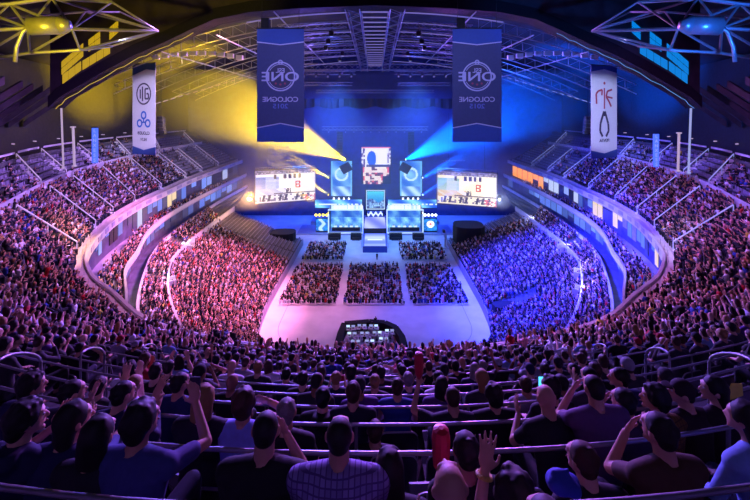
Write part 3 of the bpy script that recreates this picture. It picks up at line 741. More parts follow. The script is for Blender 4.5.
# booths
def boothimg(u, v):
    b = mixc((.15, .35, .85), (.60, .90, .95), .5+.35*math.sin(u*17+v*5)*math.cos(v*9)+.25*(h2(int(u*26), int(v*14))-.5))
    if v > .82: b = mixc((.7, .85, 1), (1, 1, 1), h2(int(u*20), 2))
    if .45 < v < .75: b = mixc((.10, .28, .72), b, .45 + .3*math.sin(u*9))
    return b
def strip_img(u, v):
    b = mixc((.10, .35, .90), (.55, .9, 1), .5+.5*math.sin(u*11+v*3))
    if .3 < v < .5 and h2(int(u*26), 1) > .35: b = (.9, .97, 1)
    return b
MINI = []
for sg, side, px0, px1 in ((-1, 'left', 328.5, 363), (1, 'right', 387, 423)):
    Yb = 108; a = P(px0, 231, Yb); b = P(px1, 231, Yb); w = b.x-a.x; cx = (a.x+b.x)/2; hb = 6.7
    root = empty('player_booth', (cx, Yb, .3))
    mb = MB(); mb.box((0, 2.2, .15), (w, 4.6, .3)); mb.build('booth_floor', M['deck'], root)
    panel('back_screen', w-.4, hb, 48, 28, boothimg, root, (0, 4.3, .3))
    mb = MB(); mb.box((0, 4.55, hb/2), (w, .3, hb+.6)); mb.build('back_wall', M['dark'], root)
    mb = MB()
    for x in (-w/2, w/2): mb.box((x, 0, hb/2), (.3, .3, hb))
    mb.box((0, 0, hb), (w+.3, .3, .3)); mb.box((0, 0, .1), (w+.3, .3, .3)); mb.build('glowing_frame', M['e_frame'], root)
    for x in (-w/2, w/2): mb = MB(); mb.box((x, 2.3, hb/2), (.12, 4.3, hb)); mb.build('side_wall', M['deck'], root)
    tag(root, 'glowing framed players booth on the %s side of the catwalk stage' % side, 'booth', 'players booths')
    dk = MB(); dk.box((cx, Yb+1.4, 1.4), (w*.82, .9, .1)); dk.box((cx, Yb+1.0, .98), (w*.82, .06, .8))
    tag(dk.build('long_desk', M['dark']), 'long dark players desk inside the %s booth' % side, 'desk')
    for j in range(5):
        x = cx + (j-2)*w*.155
        r = empty('monitor', (x, Yb+1.25, 1.45))
        mb = MB(); mb.box((0, 0, .42), (.95, .06, .55)); mb.box((0, .05, .08), (.08, .08, .2)); mb.box((0, .05, .01), (.35, .25, .03)); mb.build('case', M['dark'], r)
        mb = MB(); mb.box((0, -.035, .42), (.88, .01, .48)); mb.build('backplate', M['e_frame'], r)
        tag(r, 'small pale monitor on the desk of the %s booth, %s from the catwalk' % (side, ORD[5-j if sg < 0 else j+1]), 'monitor', 'monitors in the booths')
        MINI.append((x, Yb+2.2, .6, side, ORD[5-j if sg < 0 else j+1]))
    # step boxes before the booth
    for q, (x, ww) in enumerate(((cx-w*.28, w*.34), (cx+w*.32, w*.30))):
        mb = MB(); mb.box((x, 103.9, .75), (ww, 1.6, 1.5)); mb.box((x, 103.4, 1.55), (ww*.8, .4, .2)); mb.box((x, 102.8, .35), (ww*.7, .6, .7))
        tag(mb.build('stage_step', M['dark']), 'dark step unit in front of the %s booth, the %s one' % (side, ('outer', 'inner')[q] if sg < 0 else ('inner', 'outer')[q]), 'steps')
    # led strip above
    a = P(315 if sg < 0 else 388, 208, 112.6); b = P(362 if sg < 0 else 437, 208, 112.6)
    root = empty('led_strip', ((a.x+b.x)/2, 112.6, a.z)); w2 = b.x-a.x
    mb = MB(); mb.box((0, .2, 1.3), (w2+.2, .3, 2.8)); mb.build('housing', M['dark'], root)
    panel('display', w2, 2.5, 90, 12, strip_img, root, (0, 0, .05))
    tag(root, 'long light blue LED strip above the %s booth' % side, 'screen')
    # tower screen
    a = P(331 if sg < 0 else 400, 196, 114); b = P(352 if sg < 0 else 422, 196, 114); w3 = b.x-a.x; h3 = 35/F*114
    def tower(u, v):
        b_ = mixc((.18, .45, .85), (.62, .88, 1), .4+.3*math.sin(u*6+v*9)+.2*math.sin(v*12))
        r_ = math.hypot((u-.5)*w3, (v-.62)*h3)
        if 1.5 < r_ < 2.1: b_ = (.82, .95, 1)
        if v < .28: b_ = mixc((.3, .5, .85), (.8, .95, 1), .5+.5*math.sin(u*9+v*14))
        if u < .06 or u > .94: b_ = (.45, .75, .95)
        return b_
    root = empty('tower_screen', ((a.x+b.x)/2, 114, a.z), 0)
    mb = MB(); mb.box((0, .3, h3/2), (w3+.3, .5, h3+.3)); mb.build('housing', M['dark'], root)
    panel('display', w3, h3, 28, 44, tower, root, (0, 0, 0))
    tag(root, 'tall light blue LED tower with a round emblem, %s of the hanging centre screen' % side, 'screen')
    for j in range(4):
        p = P((333 if sg < 0 else 402)+5*j+1, 198.5, 113); mb = MB(); mb.box(p, (.7, .5, .7)); mb.m = 1; mb.box(p + Vector((0, -.3, 0)), (.45, .1, .45))
        tag(mb.build('blinder_lamp', [M['dark'], M['e_white']]), 'small square lamp under the %s LED tower, %s from the centre' % (side, ORD[4-j if sg < 0 else j+1]), 'lamp', 'lamps under the LED towers')
    # tilted monitor + line array next to the tower
    c = P(346 if sg < 0 else 405, 168, 108); mb = MB(); R = Euler((.2, .5*sg, 0)).to_matrix(); mb.box(c, (3.0, .5, 2.6), 0, R); mb.tube(c + Vector((sg*-1.5, 0, 1.0)), c + Vector((sg*-4.2*-1 if False else -sg*3.6, 0, 1.4)), .09); mb.tube(c, c+Vector((0, 0, 7)), .06)
    tag(mb.build('tilted_screen', M['speaker']), 'dark tilted hanging box overlapping the %s LED tower' % side, 'screen')
    c = P(340 if sg < 0 else 411, 133, 108); mb = MB()
    for j in range(9): mb.box(c + Vector((0, -.02*j*j, -.72*j)), (1.7, .9, .68), 0, Euler((.03*j, 0, 0)).to_matrix())
    tag(mb.build('line_array_speaker', M['speaker']), 'long black line array hanging above the %s LED tower' % side, 'speaker')
    # small square side screens with lamp rows
    a = P(316 if sg < 0 else 424, 231, 109); b = P(328 if sg < 0 else 437, 231, 109); w4 = b.x-a.x
    def small(u, v):
        r_ = math.hypot(u-.5, v-.55)
        if r_ < .3 and sg > 0: return (.95, 1, 1) if r_ > .1 else (.9, .5, .6)
        if sg < 0 and abs((u-.5)+.5*math.sin(v*8)*.3) < .16: return (.7, .85, 1)
        return mixc((.08, .35, .75), (.2, .6, .95), h2(int(u*8), int(v*8)))
    root = empty('side_screen', ((a.x+b.x)/2, 109, a.z))
    mb = MB(); mb.box((0, .3, 1.8), (w4+.2, .4, 3.8)); mb.box((0, .3, -.3), (w4, .4, .8)); mb.build('housing', M['dark'], root)
    panel('display', w4, 3.5, 24, 24, small, root, (0, 0, .05))
    tag(root, 'small square blue screen beside the %s booth' % side, 'screen')
    for j in range(4):
        p = P((316 if sg < 0 else 425)+3.6*j, 215, 109); mb = MB(); mb.tube(p + Vector((0, .4, 0)), p, .42, 10); mb.m = 1; mb.tube(p, p+Vector((0, -.06, 0)), .36, 10)
        tag(mb.build('stage_lamp', [M['dark'], M['e_lampy'] if sg < 0 else M['e_white']]), 'round %s lamp above the small %s side screen, %s from the booth' % ('yellow' if sg < 0 else 'white', side, ORD[4-j if sg < 0 else j+1]), 'lamp', 'lamp rows beside the booths')
# hanging centre screen
def face(u, v):
    b = (.97, .95, 1)
    if math.hypot((u-.35)/.16, (v-.42)/.38) < 1: b = (.08, .35, .95)
    if v < .12 and h2(int(u*12), 1) > .3: b = (.2, .2, .45)
    if u < .12 and h2(int(u*30), int(v*10)) > .5: b = (.3, .2, .5)
    if u > .9 and h2(int(u*30), int(v*10)) > .5: b = (.4, .3, .6)
    if v > .94: b = (.9, .45, .6)
    return b
def lowf(u, v):
    b = mixc((1, .93, .85), (.9, .75, .75), h2(int(u*8), int(v*6))*.6)
    k_ = h2(int(u*9), int(v*5)+7)
    if k_ > .72: b = (.35, .2, .3)
    elif k_ > .6: b = (.8, .2, .3)
    if (u < .06 or u > .92) and v > .4: b = (.9, .3, .4)
    return b
root = empty('hanging_screen', P(376, 184, 112))
sc = 112/F
mb = MB(); mb.box((0, .4, 37*sc/2), (29.5*sc, .5, 37*sc)); mb.build('housing', M['dark'], root)
panel('upper_display', 29*sc, 20*sc, 48, 32, face, root, (0, 0, 17*sc))
panel('lower_display', 26*sc, 9*sc, 40, 16, lowf, root, (0, -.02, 8*sc))
panel('bottom_display', 19*sc, 8*sc, 30, 14, lowf, root, (-3*sc, -.04, 0))
for x in (-3, 3): mb = MB(); mb.tube((x, .4, 37*sc), (x, .4, 37*sc+6), .05, 5); mb.build('hoist_cable', M['dark'], root)
tag(root, 'bright hanging centre screen showing a blue head on white above the stage', 'screen')

# moving head lamps with small bright lenses
def moving_head(p, m, lab, grp, size=.5, aim=(0, -1, -.3)):
    mb = MB(); p = Vector(p); d = Vector(aim).normalized()
    mb.box(p + Vector((0, .1, size*.9)), (size*.9, size*.7, size*.35)); 
    for s_ in (-1, 1): mb.box(p + Vector((s_*size*.52, 0, size*.35)), (size*.12, size*.3, size*1.0))
    mb.tube(p - d*size*.5, p + d*size*.45, size*.32, 10, size*.42); mb.m = 1; mb.tube(p + d*size*.45, p + d*size*.5, size*.38, 10)
    return tag(mb.build('moving_head_lamp', [M['dark'], m]), lab, 'lamp', grp)
for sg, side, m in ((-1, 'left', M['e_lampy']), (1, 'right', M['e_white'])):
    for j, (px, py) in enumerate(((346, 160), (329, 178), (329, 195), (329, 213))):
        moving_head(P(px if sg < 0 else 751-px, py, 106), m, 'moving lamp throwing a %s beam beside the %s LED tower, %s from the top' % ('yellow' if sg < 0 else 'blue', side, ORD[j+1]), 'beam lamps', .55, (sg*1, -.6, .5))
    for j in range(8):
        moving_head(P((287 if sg < 0 else 443)+3.0*j, 160.5, 104), M['e_tubey'] if sg < 0 else M['e_tubew'], 'tiny lamp in the row above the %s video screen, %s from its outer end' % (side, ORD[j+1 if sg < 0 else 8-j]), 'lamp rows above the video screens', .3)
for j in range(12):
    moving_head((-13.5+27/11*j, 109.4, H-5.2), M['e_tubew'], 'small lamp hanging from the stage truss, %s along it' % ORD[j+1], 'lamps on the stage truss', .45)
for j, x in enumerate((-21, -18, -15, -12, -9, -6, 6, 9, 12, 15, 18, 21)):
    moving_head((x, 95.6, H+9.6), M['e_tube'], 'lamp below the clustered roof trusses, %s along them' % ORD[j+1], 'lamps on the roof trusses', .6)
moving_head(P(250, 198, 97), M['e_warm'], 'blazing orange follow spot just left of the left video screen', None, 1.3, (0, -1, -.2))
moving_head(P(499, 199, 97), M['e_white'], 'blazing white spot just right of the right video screen', None, .9, (0, -1, -.2))
moving_head(P(477, 224, 100), M['e_warm'], 'small warm spot above the dark curtain box right of the stage', None, .5, (0, -1, -.2))
for j, (px, py) in enumerate(((148, 286), (193, 240), (157, 283), (560, 250), (590, 275), (612, 297), (518, 212))):
    p = P(px, py, 66)
# bright lamps over the tier gangways
for j, (s, sg) in enumerate(((6.9, -1), (9.0, -1), (6.3, 1), (7.4, 1), (8.9, 1), (10.6, 1))):
    q = off(cLM, s*sg, 0); r = empty('gangway', (q.x, q.y, H-27.2), math.atan2(q.y-80, q.x) + math.pi/2)
    mb = MB()
    mb.box((-.9, 0, .6), (.12, 2.2, 1.3)); mb.box((.9, 0, .6), (.12, 2.2, 1.3)); mb.box((0, -1.0, .6), (1.8, .12, 1.3)); mb.build('walls', M['wallw'], r)
    mb = MB(); mb.box((0, -.85, 1.4), (.7, .25, .25)); mb.build('lamp', M['e_white'], r)
    tag(r, 'boxed gangway with white lamp in the %s mid tier wall, %s from near end' % ('left' if sg < 0 else 'right', ORD[(1 if s < 8 else 2) if sg < 0 else (1, 2, 3, 4)[[6.3, 7.4, 8.9, 10.6].index(s)]]), 'gangway', 'gangways in the lower stands')
# black cloth corners at the stage end of the stands
for sg, side, x, y, sx, sy, sz in ((-1, 'left', -24, 98, 6.2, 5, 3.4), (1, 'right', 24.2, 97, 7.5, 7, 5.6), (1, 'right near', 23.0, 62, 7, 2.6, 2.6)):
    mb = MB()
    n = 14; pts = [(x+sx/2*math.copysign(abs(math.cos(t))**.6, math.cos(t))*(1+.03*math.sin(9*t)), y+sy/2*math.copysign(abs(math.sin(t))**.6, math.sin(t))) for t in [2*math.pi*i/28 for i in range(28)]]
    z0 = .5; A = [Vector((a, b, z0+sz)) for a, b in pts]; B = [Vector((a, b, .0)) for a, b in pts]
    A.append(A[0]); B.append(B[0]); mb.strip(A, B); mb.poly(A[:-1])
    tag(mb.build('black_drape', M['black']), {'left': 'black draped block at the stage end of the left stand', 'right': 'big black draped block at the stage end of the right stand', 'right near': 'low black draped block at the near foot of the right stand'}[side], 'drape')

# mixing desk on the floor
root = empty('control_barrier', (-.95, 57.6, 0))
pts = [(-4.5, -3.4), (-4.3, -.2), (-3.9, 2.4), (0, 3.0), (2.5, 2.7), (4.1, 1.4), (5.0, -1.2), (5.2, -3.4)]
mb = MB()
for a, b in zip(pts, pts[1:]):
    A = Vector((a[0], a[1], 0)); B = Vector((b[0], b[1], 0)); d = (B-A).normalized(); n = Vector((-d.y, d.x, 0))*.5; zt_ = Vector((0, 0, 1.2))
    mb.quad(A-n, B-n, B-n+zt_, A-n+zt_); mb.quad(A+n, B+n, B+n+zt_, A+n+zt_); mb.quad(A-n+zt_, B-n+zt_, B+n+zt_, A+n+zt_)
mb.build('drape', M['black'], root); tag(root, 'black draped barrier curving round the control desks on the arena floor', 'barrier')
deskspots = [(x_*.80-.95, y_*.82-2.4) for x_, y_ in [(-3.6, 1.7), (-1.4, 2.0), (.9, 1.9), (-3.2, -.6), (-.8, -.5), (1.6, -.3), (4.0, .3), (-2.4, -3.0), (.2, -2.9), (2.8, -2.2)]]
for j, (x, y) in enumerate(deskspots):
    r = empty('control_desk', (x, 60+y, 0), random.uniform(-.1, .1))
    mb = MB(); mb.box((0, 0, .8), (1.7, .8, .08)); mb.build('worktop', M['wallw'], r)
    for lx in (-.75, .75): mb = MB(); mb.box((lx, 0, .4), (.08, .6, .76)); mb.build('leg', M['dark'], r)
    tag(r, 'pale control desk inside the black barrier on the arena floor, %s in the %s row' % (ORD[[1, 2, 3, 1, 2, 3, 4, 1, 2, 3][j]], ['far', 'far', 'far', 'middle', 'middle', 'middle', 'middle', 'near', 'near', 'near'][j]), 'desk', 'control desks')
    for q in (-.4, .4):
        r = empty('monitor', (x+q, 60+y+.1, .84)); mb = MB(); mb.box((0, 0, .35), (.62, .05, .4)); mb.box((0, .02, .08), (.06, .06, .16)); mb.box((0, .02, .01), (.25, .2, .02)); mb.build('case', M['dark'], r)
        mb = MB(); mb.box((0, -.03, .35), (.56, .01, .34)); mb.build('display', M['e_tubew'] if (j+(q > 0)) % 3 else M['e_frame'], r)
        tag(r, 'small lit monitor on the control desk %s in the %s row, its %s screen' % (ORD[[1, 2, 3, 1, 2, 3, 4, 1, 2, 3][j]], ['far', 'far', 'far', 'middle', 'middle', 'middle', 'middle', 'near', 'near', 'near'][j], 'left' if q < 0 else 'right'), 'monitor', 'monitors on the control desks')

# ------------------------------------------------------------------ people
class Blob:
    def __init__(s): s.mb = MB()
    def sph(s, c, r, R=None, nu=12, nv=8):
        c = Vector(c); r = (r, r, r) if isinstance(r, (int, float)) else r; mb = s.mb; k = len(mb.v); R = R or Matrix.Identity(3)
        for j in range(1, nv):
            ph = math.pi*j/nv
            for i in range(nu):
                t = 2*math.pi*i/nu
                mb.v.append(tuple(c + R @ Vector((math.sin(ph)*math.cos(t)*r[0], math.sin(ph)*math.sin(t)*r[1], math.cos(ph)*r[2]))))
        mb.v.append(tuple(c + R @ Vector((0, 0, r[2])))); mb.v.append(tuple(c - R @ Vector((0, 0, r[2])))); T = k+(nv-1)*nu
        for j in range(nv-2):
            for i in range(nu):
                i2 = (i+1) % nu; mb.f.append((k+j*nu+i, k+(j+1)*nu+i, k+(j+1)*nu+i2, k+j*nu+i2)); mb.mi.append(0)
        for i in range(nu):
            i2 = (i+1) % nu; mb.f.append((T, k+i, k+i2)); mb.mi.append(0); mb.f.append((T+1, k+(nv-2)*nu+i2, k+(nv-2)*nu+i)); mb.mi.append(0)
    def cap(s, a, b, ra, rb, n=10):
        s.mb.tube(a, b, ra, n, rb); s.sph(a, ra*1.0, nu=n, nv=6); s.sph(b, rb*1.0, nu=n, nv=6)
    def loft(s, secs, n=16):
        "secs: (centre, rx, ry, R)"
        mb = s.mb; k = len(mb.v)
        for c, rx, ry, R in secs:
            for i in range(n):
                t = 2*math.pi*i/n
                mb.v.append(tuple(Vector(c) + R @ Vector((rx*math.copysign(abs(math.cos(t))**.85, math.cos(t)), ry*math.sin(t), 0))))
        for j in range(len(secs)-1):
            for i in range(n):
                i2 = (i+1) % n; mb.f.append((k+j*n+i, k+j*n+i2, k+(j+1)*n+i2, k+(j+1)*n+i)); mb.mi.append(0)
        mb.f.append(tuple(k+i for i in range(n))[::-1]); mb.mi.append(0)
        mb.f.append(tuple(k+(len(secs)-1)*n+i for i in range(n))); mb.mi.append(0)
    def mesh(s, name, vox, smooth=2):
        me = bpy.data.meshes.new(name+'_src'); me.from_pydata(s.mb.v, [], s.mb.f); o = bpy.data.objects.new('tmp', me); C.objects.link(o)
        m = o.modifiers.new('r', 'REMESH'); m.mode = 'VOXEL'; m.voxel_size = vox; m.use_smooth_shade = True
        if smooth: q = o.modifiers.new('s', 'SMOOTH'); q.factor = .5; q.iterations = smooth
        dg = bpy.context.evaluated_depsgraph_get(); r = bpy.data.meshes.new_from_object(o.evaluated_get(dg)); r.name = name
        bpy.data.objects.remove(o); bpy.data.meshes.remove(me)
        r.polygons.foreach_set('use_smooth', [True]*len(r.polygons)); r.update()
        return r

ARMS = {  # elbow, wrist, finger direction, palm normal for the figure's right side (+x); mirrored for the left
    'lap': ((.25,.10,.72), (.12,.34,.64), (-.25,.9,-.25), (0,-.2,-1)),
    'clap': ((.28,.20,.80), (.055,.44,1.02), (-.1,.35,.93), (-1,.1,0)),
    'phone': ((.33,.26,.95), (.07,.42,1.22), (-.35,.2,.9), (-.5,.8,0)),
    'chin': ((.20,.30,.80), (.10,.20,1.03), (-.35,-.3,.85), (-.4,-.8,.1)),
    'up': ((.30,.14,1.22), (.24,.22,1.48), (0,.1,1), (-.3,1,0)),
    'raise': ((.40,.14,.98), (.33,.24,1.26), (-.1,.15,1), (-.2,1,0)),
    'spread': ((.44,.00,.93), (.68,.08,.93), (1,.2,-.2), (0,0,-1)),
    'head': ((.31,.16,1.0), (.13,.06,1.22), (-.7,-.4,.5), (-.3,-1,0)),
    'side': ((.23,-.02,1.16-.46), (.24,.06,.48), (0,.1,-1), (-1,0,0)),
}
def hand(b, w, d, n, side, fr, curl=.35):
    d = Vector(d).normalized(); n = Vector(n); n = (n - d*n.dot(d)).normalized(); x = d.cross(n)   # x across the palm
    thumb = x if x.x*side < 0 else -x
    w = Vector(w); R = Matrix((x, n, d)).transposed()
    b.sph(w + d*.052, (.041, .017, .052), R)
    for i, (o_, L) in enumerate(((-1.5, .060), (-.5, .078), (.5, .084), (1.5, .074))):
        base = w + d*.088 + thumb*(.0205*o_) ; dd = (d + thumb*(.13*o_)).normalized()
        m1 = base + dd*L*.52; d2 = (dd + n*curl).normalized(); m2 = m1 + d2*L*.48
        b.cap(base - dd*.02, m1, fr, fr*.95, 7); b.cap(m1, m2, fr*.95, fr*.85, 7)
    tb = w + d*.02 + thumb*.03; t1 = tb + (thumb*.8 + d*.7).normalized()*.042; t2 = t1 + (d*.95 + thumb*.25 + n*.25).normalized()*.032
    b.cap(tb, t1, fr*1.25, fr*1.1, 7); b.cap(t1, t2, fr*1.1, fr*.95, 7)

def tuft(h, HP, Rh, r, n, k=1.0):
    g = random.Random(n)
    for i in range(n):
        ph = math.acos(1 - 1.25*g.random()); t = math.radians(-200 + 220*g.random()) if ph > 1.0 else g.random()*6.28
        h.sph(HP(.074*k*math.sin(ph)*math.cos(t), -.016 + .084*k*math.sin(ph)*math.sin(t), .018 + .086*k*math.cos(ph)), r*g.uniform(.7, 1.2), Rh, 8, 6)
def make_person(name, lean=.05, yaw=0.0, pitch=0.0, roll=0.0, armR='lap', armL='lap', hair='short', sleeve='short', stand=False, vox=.016, fr=.011,
                broad=1.0, check=False, extra=None, twist=0.0):
    hz = .93 if stand else .545
    hip = Vector((0, -.04, hz)); Rt = Matrix.Rotation(-lean, 3, 'X') @ Matrix.Rotation(roll, 3, 'Y') @ Matrix.Rotation(twist, 3, 'Z')
    T = lambda x, y, z: hip + Rt @ Vector((x, y, z))
    Rh = Matrix.Rotation(yaw, 3, 'Z') @ Matrix.Rotation(-pitch, 3, 'X')
    hc = T(0, .02, .595) + Rh @ Vector((0, .02, .085))
    HP = lambda x, y, z: hc + Rh @ Vector((x, y, z))
    I = Rt
    def torso(b, g):
        bw = broad
        b.loft([(T(0,0,-.08), .155+g, .115+g, I), (T(0,0,.02), .170*bw+g, .125+g, I), (T(0,.0,.16), .150*bw+g, .112+g, I), (T(0,.005,.30), .172*bw+g, .122+g, I),
                (T(0,.0,.42), .200*bw+g, .115+g, I), (T(0,-.005,.49), .150*bw+g, .085+g, I), (T(0,-.01,.535), .085+g*.6, .065+g*.6, I)])
        for s_ in (-1, 1):
            b.cap(T(s_*.05, -.008, .485), T(s_*.195*bw, 0, .455), .068+g*.7, .062+g*.8)
    arms = []
    dz = .43 if stand else 0
    for s_, a in ((1, armR), (-1, armL)):
        e, w, d, n = ARMS[a] if isinstance(a, str) else a
        dzz = (dz if not (isinstance(a, str) and a == 'side') else .43)
        fx = lambda v: Vector((v[0]*s_, v[1], v[2]))
        def rel(v): 
            q = fx(v) + Vector((0, 0, dzz)); base = Vector((0, 0, hz)); return hip + Vector((0, .04, 0)) + Rt @ (q - base) 
        sh = T(s_*.195*broad, 0, .45); E = rel(e); W = rel(w)
        E = sh + (E-sh).normalized()*.29; W = E + (W-E).normalized()*.255
        arms.append((s_, sh, E, W, Rt @ fx(d), Rt @ fx(n)))
    legs = []
    for s_ in (-1, 1):
        if stand: legs.append((Vector((s_*.09, -.03, .90)), Vector((s_*.11, .01, .49)), Vector((s_*.12, -.03, .08))))
        else: legs.append((Vector((s_*.09, -.03, .50)), Vector((s_*.14, .40, .52)), Vector((s_*.14, .40, .09))))
    b = Blob(); torso(b, 0)
    b.cap(T(0, -.005, .50), HP(0, -.015, -.05), .066, .060)
    b.sph(hc, (.077, .094, .097), Rh, 16, 12); b.sph(HP(0, .028, -.056), (.057, .062, .050), Rh)
    b.cap(HP(0, .090, .005), HP(0, .108, -.028), .011, .015, 8); b.sph(HP(0, .075, .030), (.058, .022, .014), Rh)
    b.sph(HP(0, .078, -.098), (.022, .02, .018), Rh); b.sph(HP(0, .088, -.058), (.024, .012, .010), Rh)
    for s_ in (-1, 1): b.sph(HP(s_*.079, -.005, -.008), (.012, .022, .032), Rh)
    for s_, sh, E, W, d, n in arms:
        b.cap(sh, E, .050, .038); b.cap(E, W, .039, .026); hand(b, W, d, n, s_, fr)
    for hp_, kn, an in legs:
        b.cap(hp_, kn, .082, .056); b.cap(kn, an, .055, .036); b.cap(an + Vector((0, -.02, -.03)), an + Vector((0, .15, -.045)), .038, .030)
    out = {'body': (b.mesh('body', vox), M['skin'])}
    s = Blob(); torso(s, .014)
    s.loft([(T(0,0,-.10), .168, .128, I), (T(0,0,.05), .180*broad, .140, I), (T(0,0,.2), .168*broad, .128, I)])
    for s_, sh, E, W, d, n in arms:
        if sleeve == 'short': s.cap(sh, sh.lerp(E, .62), .064, .056)
        elif sleeve == 'long': s.cap(sh, E, .062, .050); s.cap(E, E.lerp(W, .9), .050, .036)
        else: s.cap(sh, sh.lerp(E, .1), .060, .056)
    if sleeve == 'hood': s.loft([(T(0,-.07,.42), .10, .07, I), (T(0,-.10,.50), .12, .075, I), (T(0,-.08,.56), .09, .06, I)])
    out['shirt'] = (s.mesh('shirt', max(vox, .013), 3), M['check'] if check else M['cloth'])
    t = Blob(); t.loft([(hip+Vector((0,0,-.10)), .165, .125, Matrix.Identity(3)), (hip+Vector((0,0,.03)), .178, .135, Matrix.Identity(3))])
    for hp_, kn, an in legs: t.cap(hp_, kn, .097, .068); t.cap(kn, an.lerp(kn, .12), .068, .052)
    out['trousers'] = (t.mesh('trousers', .02, 2), M['cloth'])
    h = Blob()
    if hair == 'short':
        h.sph(HP(0, -.014, .018), (.083, .095, .090), Rh, 16, 12); h.sph(HP(0, -.045, -.03), (.070, .058, .060), Rh); tuft(h, HP, Rh, .018, 26)
    elif hair == 'bushy':
        tuft(h, HP, Rh, .030, 40, 1.08); h.sph(HP(0, -.020, .024), (.094, .104, .104), Rh, 16, 12); h.sph(HP(0, -.055, -.035), (.085, .060, .075), Rh)
    elif hair == 'long':
        h.sph(HP(0, -.018, .018), (.090, .102, .102), Rh, 16, 12); tuft(h, HP, Rh, .022, 20)
        h.loft([(HP(0,-.06,-.24), .075, .035, Rh), (HP(0,-.065,-.15), .095, .045, Rh), (HP(0,-.05,-.05), .095, .06, Rh), (HP(0,-.03,.03), .09, .08, Rh)])
    elif hair == 'bun':
        h.sph(HP(0, -.014, .018), (.083, .096, .098), Rh, 16, 12); h.sph(HP(0, -.07, .10), .042, Rh); h.sph(HP(0, -.045, -.03), (.070, .060, .060), Rh)
    elif hair == 'crop':
        h.sph(HP(0, -.012, .018), (.0795, .091, .086), Rh, 16, 12); h.sph(HP(0, -.040, -.02), (.067, .057, .055), Rh)
    if hair == 'cap':
        h.sph(HP(0, -.008, .022), (.086, .100, .092), Rh, 16, 12)
        cp = h.mesh('cap', .012); out['cap'] = (cp, M['cloth'])
        h = Blob(); h.sph(HP(0, .105, .035), (.062, .060, .010), Rh); out['cap_brim'] = (h.mesh('cap_brim', .008, 1), M['cloth'])
        h = Blob(); h.sph(HP(0, -.05, -.035), (.066, .050, .045), Rh); out['hair'] = (h.mesh('hair', .012), M['hair'])
    elif hair != 'bald': out['hair'] = (h.mesh('hair', .010 if vox < .012 else .014), M['hair'])
    out['_e'] = (HP, T, arms)
    return out

def person_object(proto, loc, rz, cols, full=False):
    "cols: skin, hair, shirt, trousers"
    r = empty('person', loc, rz)
    for part, v in proto.items():
        if part[0] == '_': continue
        me, m = v
        if not me.materials: me.materials.append(m)
        o = bpy.data.objects.new(part, me); C.objects.link(o); o.parent = r
    if full:
        HP = proto['_e'][0]
        for s_ in (-1, 1):
            e = Blob(); e.sph(HP(s_*.031, .080, .008), (.013, .010, .009)); o = e.mb.build('eye', M['eye'], r, smooth=True)
        e = Blob(); e.sph(HP(0, .098, -.060), (.021, .006, .007)); e.mb.build('mouth', M['lip'], r, smooth=True)
    paint(r, cols); return r
def paint(r, cols):
    for o in r.children:
        n = o.name.split('.')[0]
        c = {'body': cols[0], 'hair': cols[1], 'shirt': cols[2], 'trousers': cols[3], 'cap': cols[-1], 'cap_brim': cols[-1]}.get(n)
        if c: o.color = (*lin(c), 1)

SKIN = [(.85,.66,.56), (.80,.60,.50), (.74,.54,.43), (.88,.70,.60), (.62,.43,.33)]
HAIRC = {'dark': (.10,.07,.06), 'brown': (.26,.16,.10), 'black': (.05,.04,.04), 'fair': (.62,.48,.28), 'grey': (.5,.48,.46)}
SHIRT = {'black': (.06,.06,.07), 'dark grey': (.20,.20,.22), 'navy': (.08,.10,.25), 'white': (.85,.85,.88), 'light grey': (.6,.6,.64), 'blue': (.15,.25,.6), 'red': (.65,.10,.14),
         'purple': (.35,.18,.5), 'green': (.15,.4,.22), 'brown': (.35,.22,.14), 'pale blue': (.5,.65,.85), 'pink': (.8,.45,.55), 'yellow': (.8,.68,.15)}
TROU = [(.08,.09,.14), (.14,.16,.24), (.10,.10,.10), (.25,.25,.3)]

GEN = [('short', dict(lean=.02, yaw=.1)), ('short', dict(lean=.18, armR='chin', yaw=-.1)), ('long', dict(lean=.05, yaw=.25)), ('short', dict(lean=.25, armR='clap', armL='clap')),
       ('bushy', dict(lean=-.05)), ('crop', dict(lean=.1, yaw=-.35, armL='chin', sleeve='long')), ('cap', dict(lean=.06, yaw=.2, sleeve='long')), ('bald', dict(lean=.12)),
       ('long', dict(lean=.2, yaw=-.4, sleeve='long')), ('short', dict(lean=.0, armR='raise', yaw=.1)), ('crop', dict(lean=.3, sleeve='hood', armR='lap')), ('bun', dict(lean=.1, yaw=.3, sleeve='none')),
       ('short', dict(lean=.05, armR='phone', armL='phone')), ('cap', dict(lean=.15, yaw=-.2)), ('crop', dict(lean=-.02, armL='head', armR='head'))]
PROTO = []
for hair, kw in GEN: PROTO.append((make_person('p', hair=hair, **kw), hair, kw))

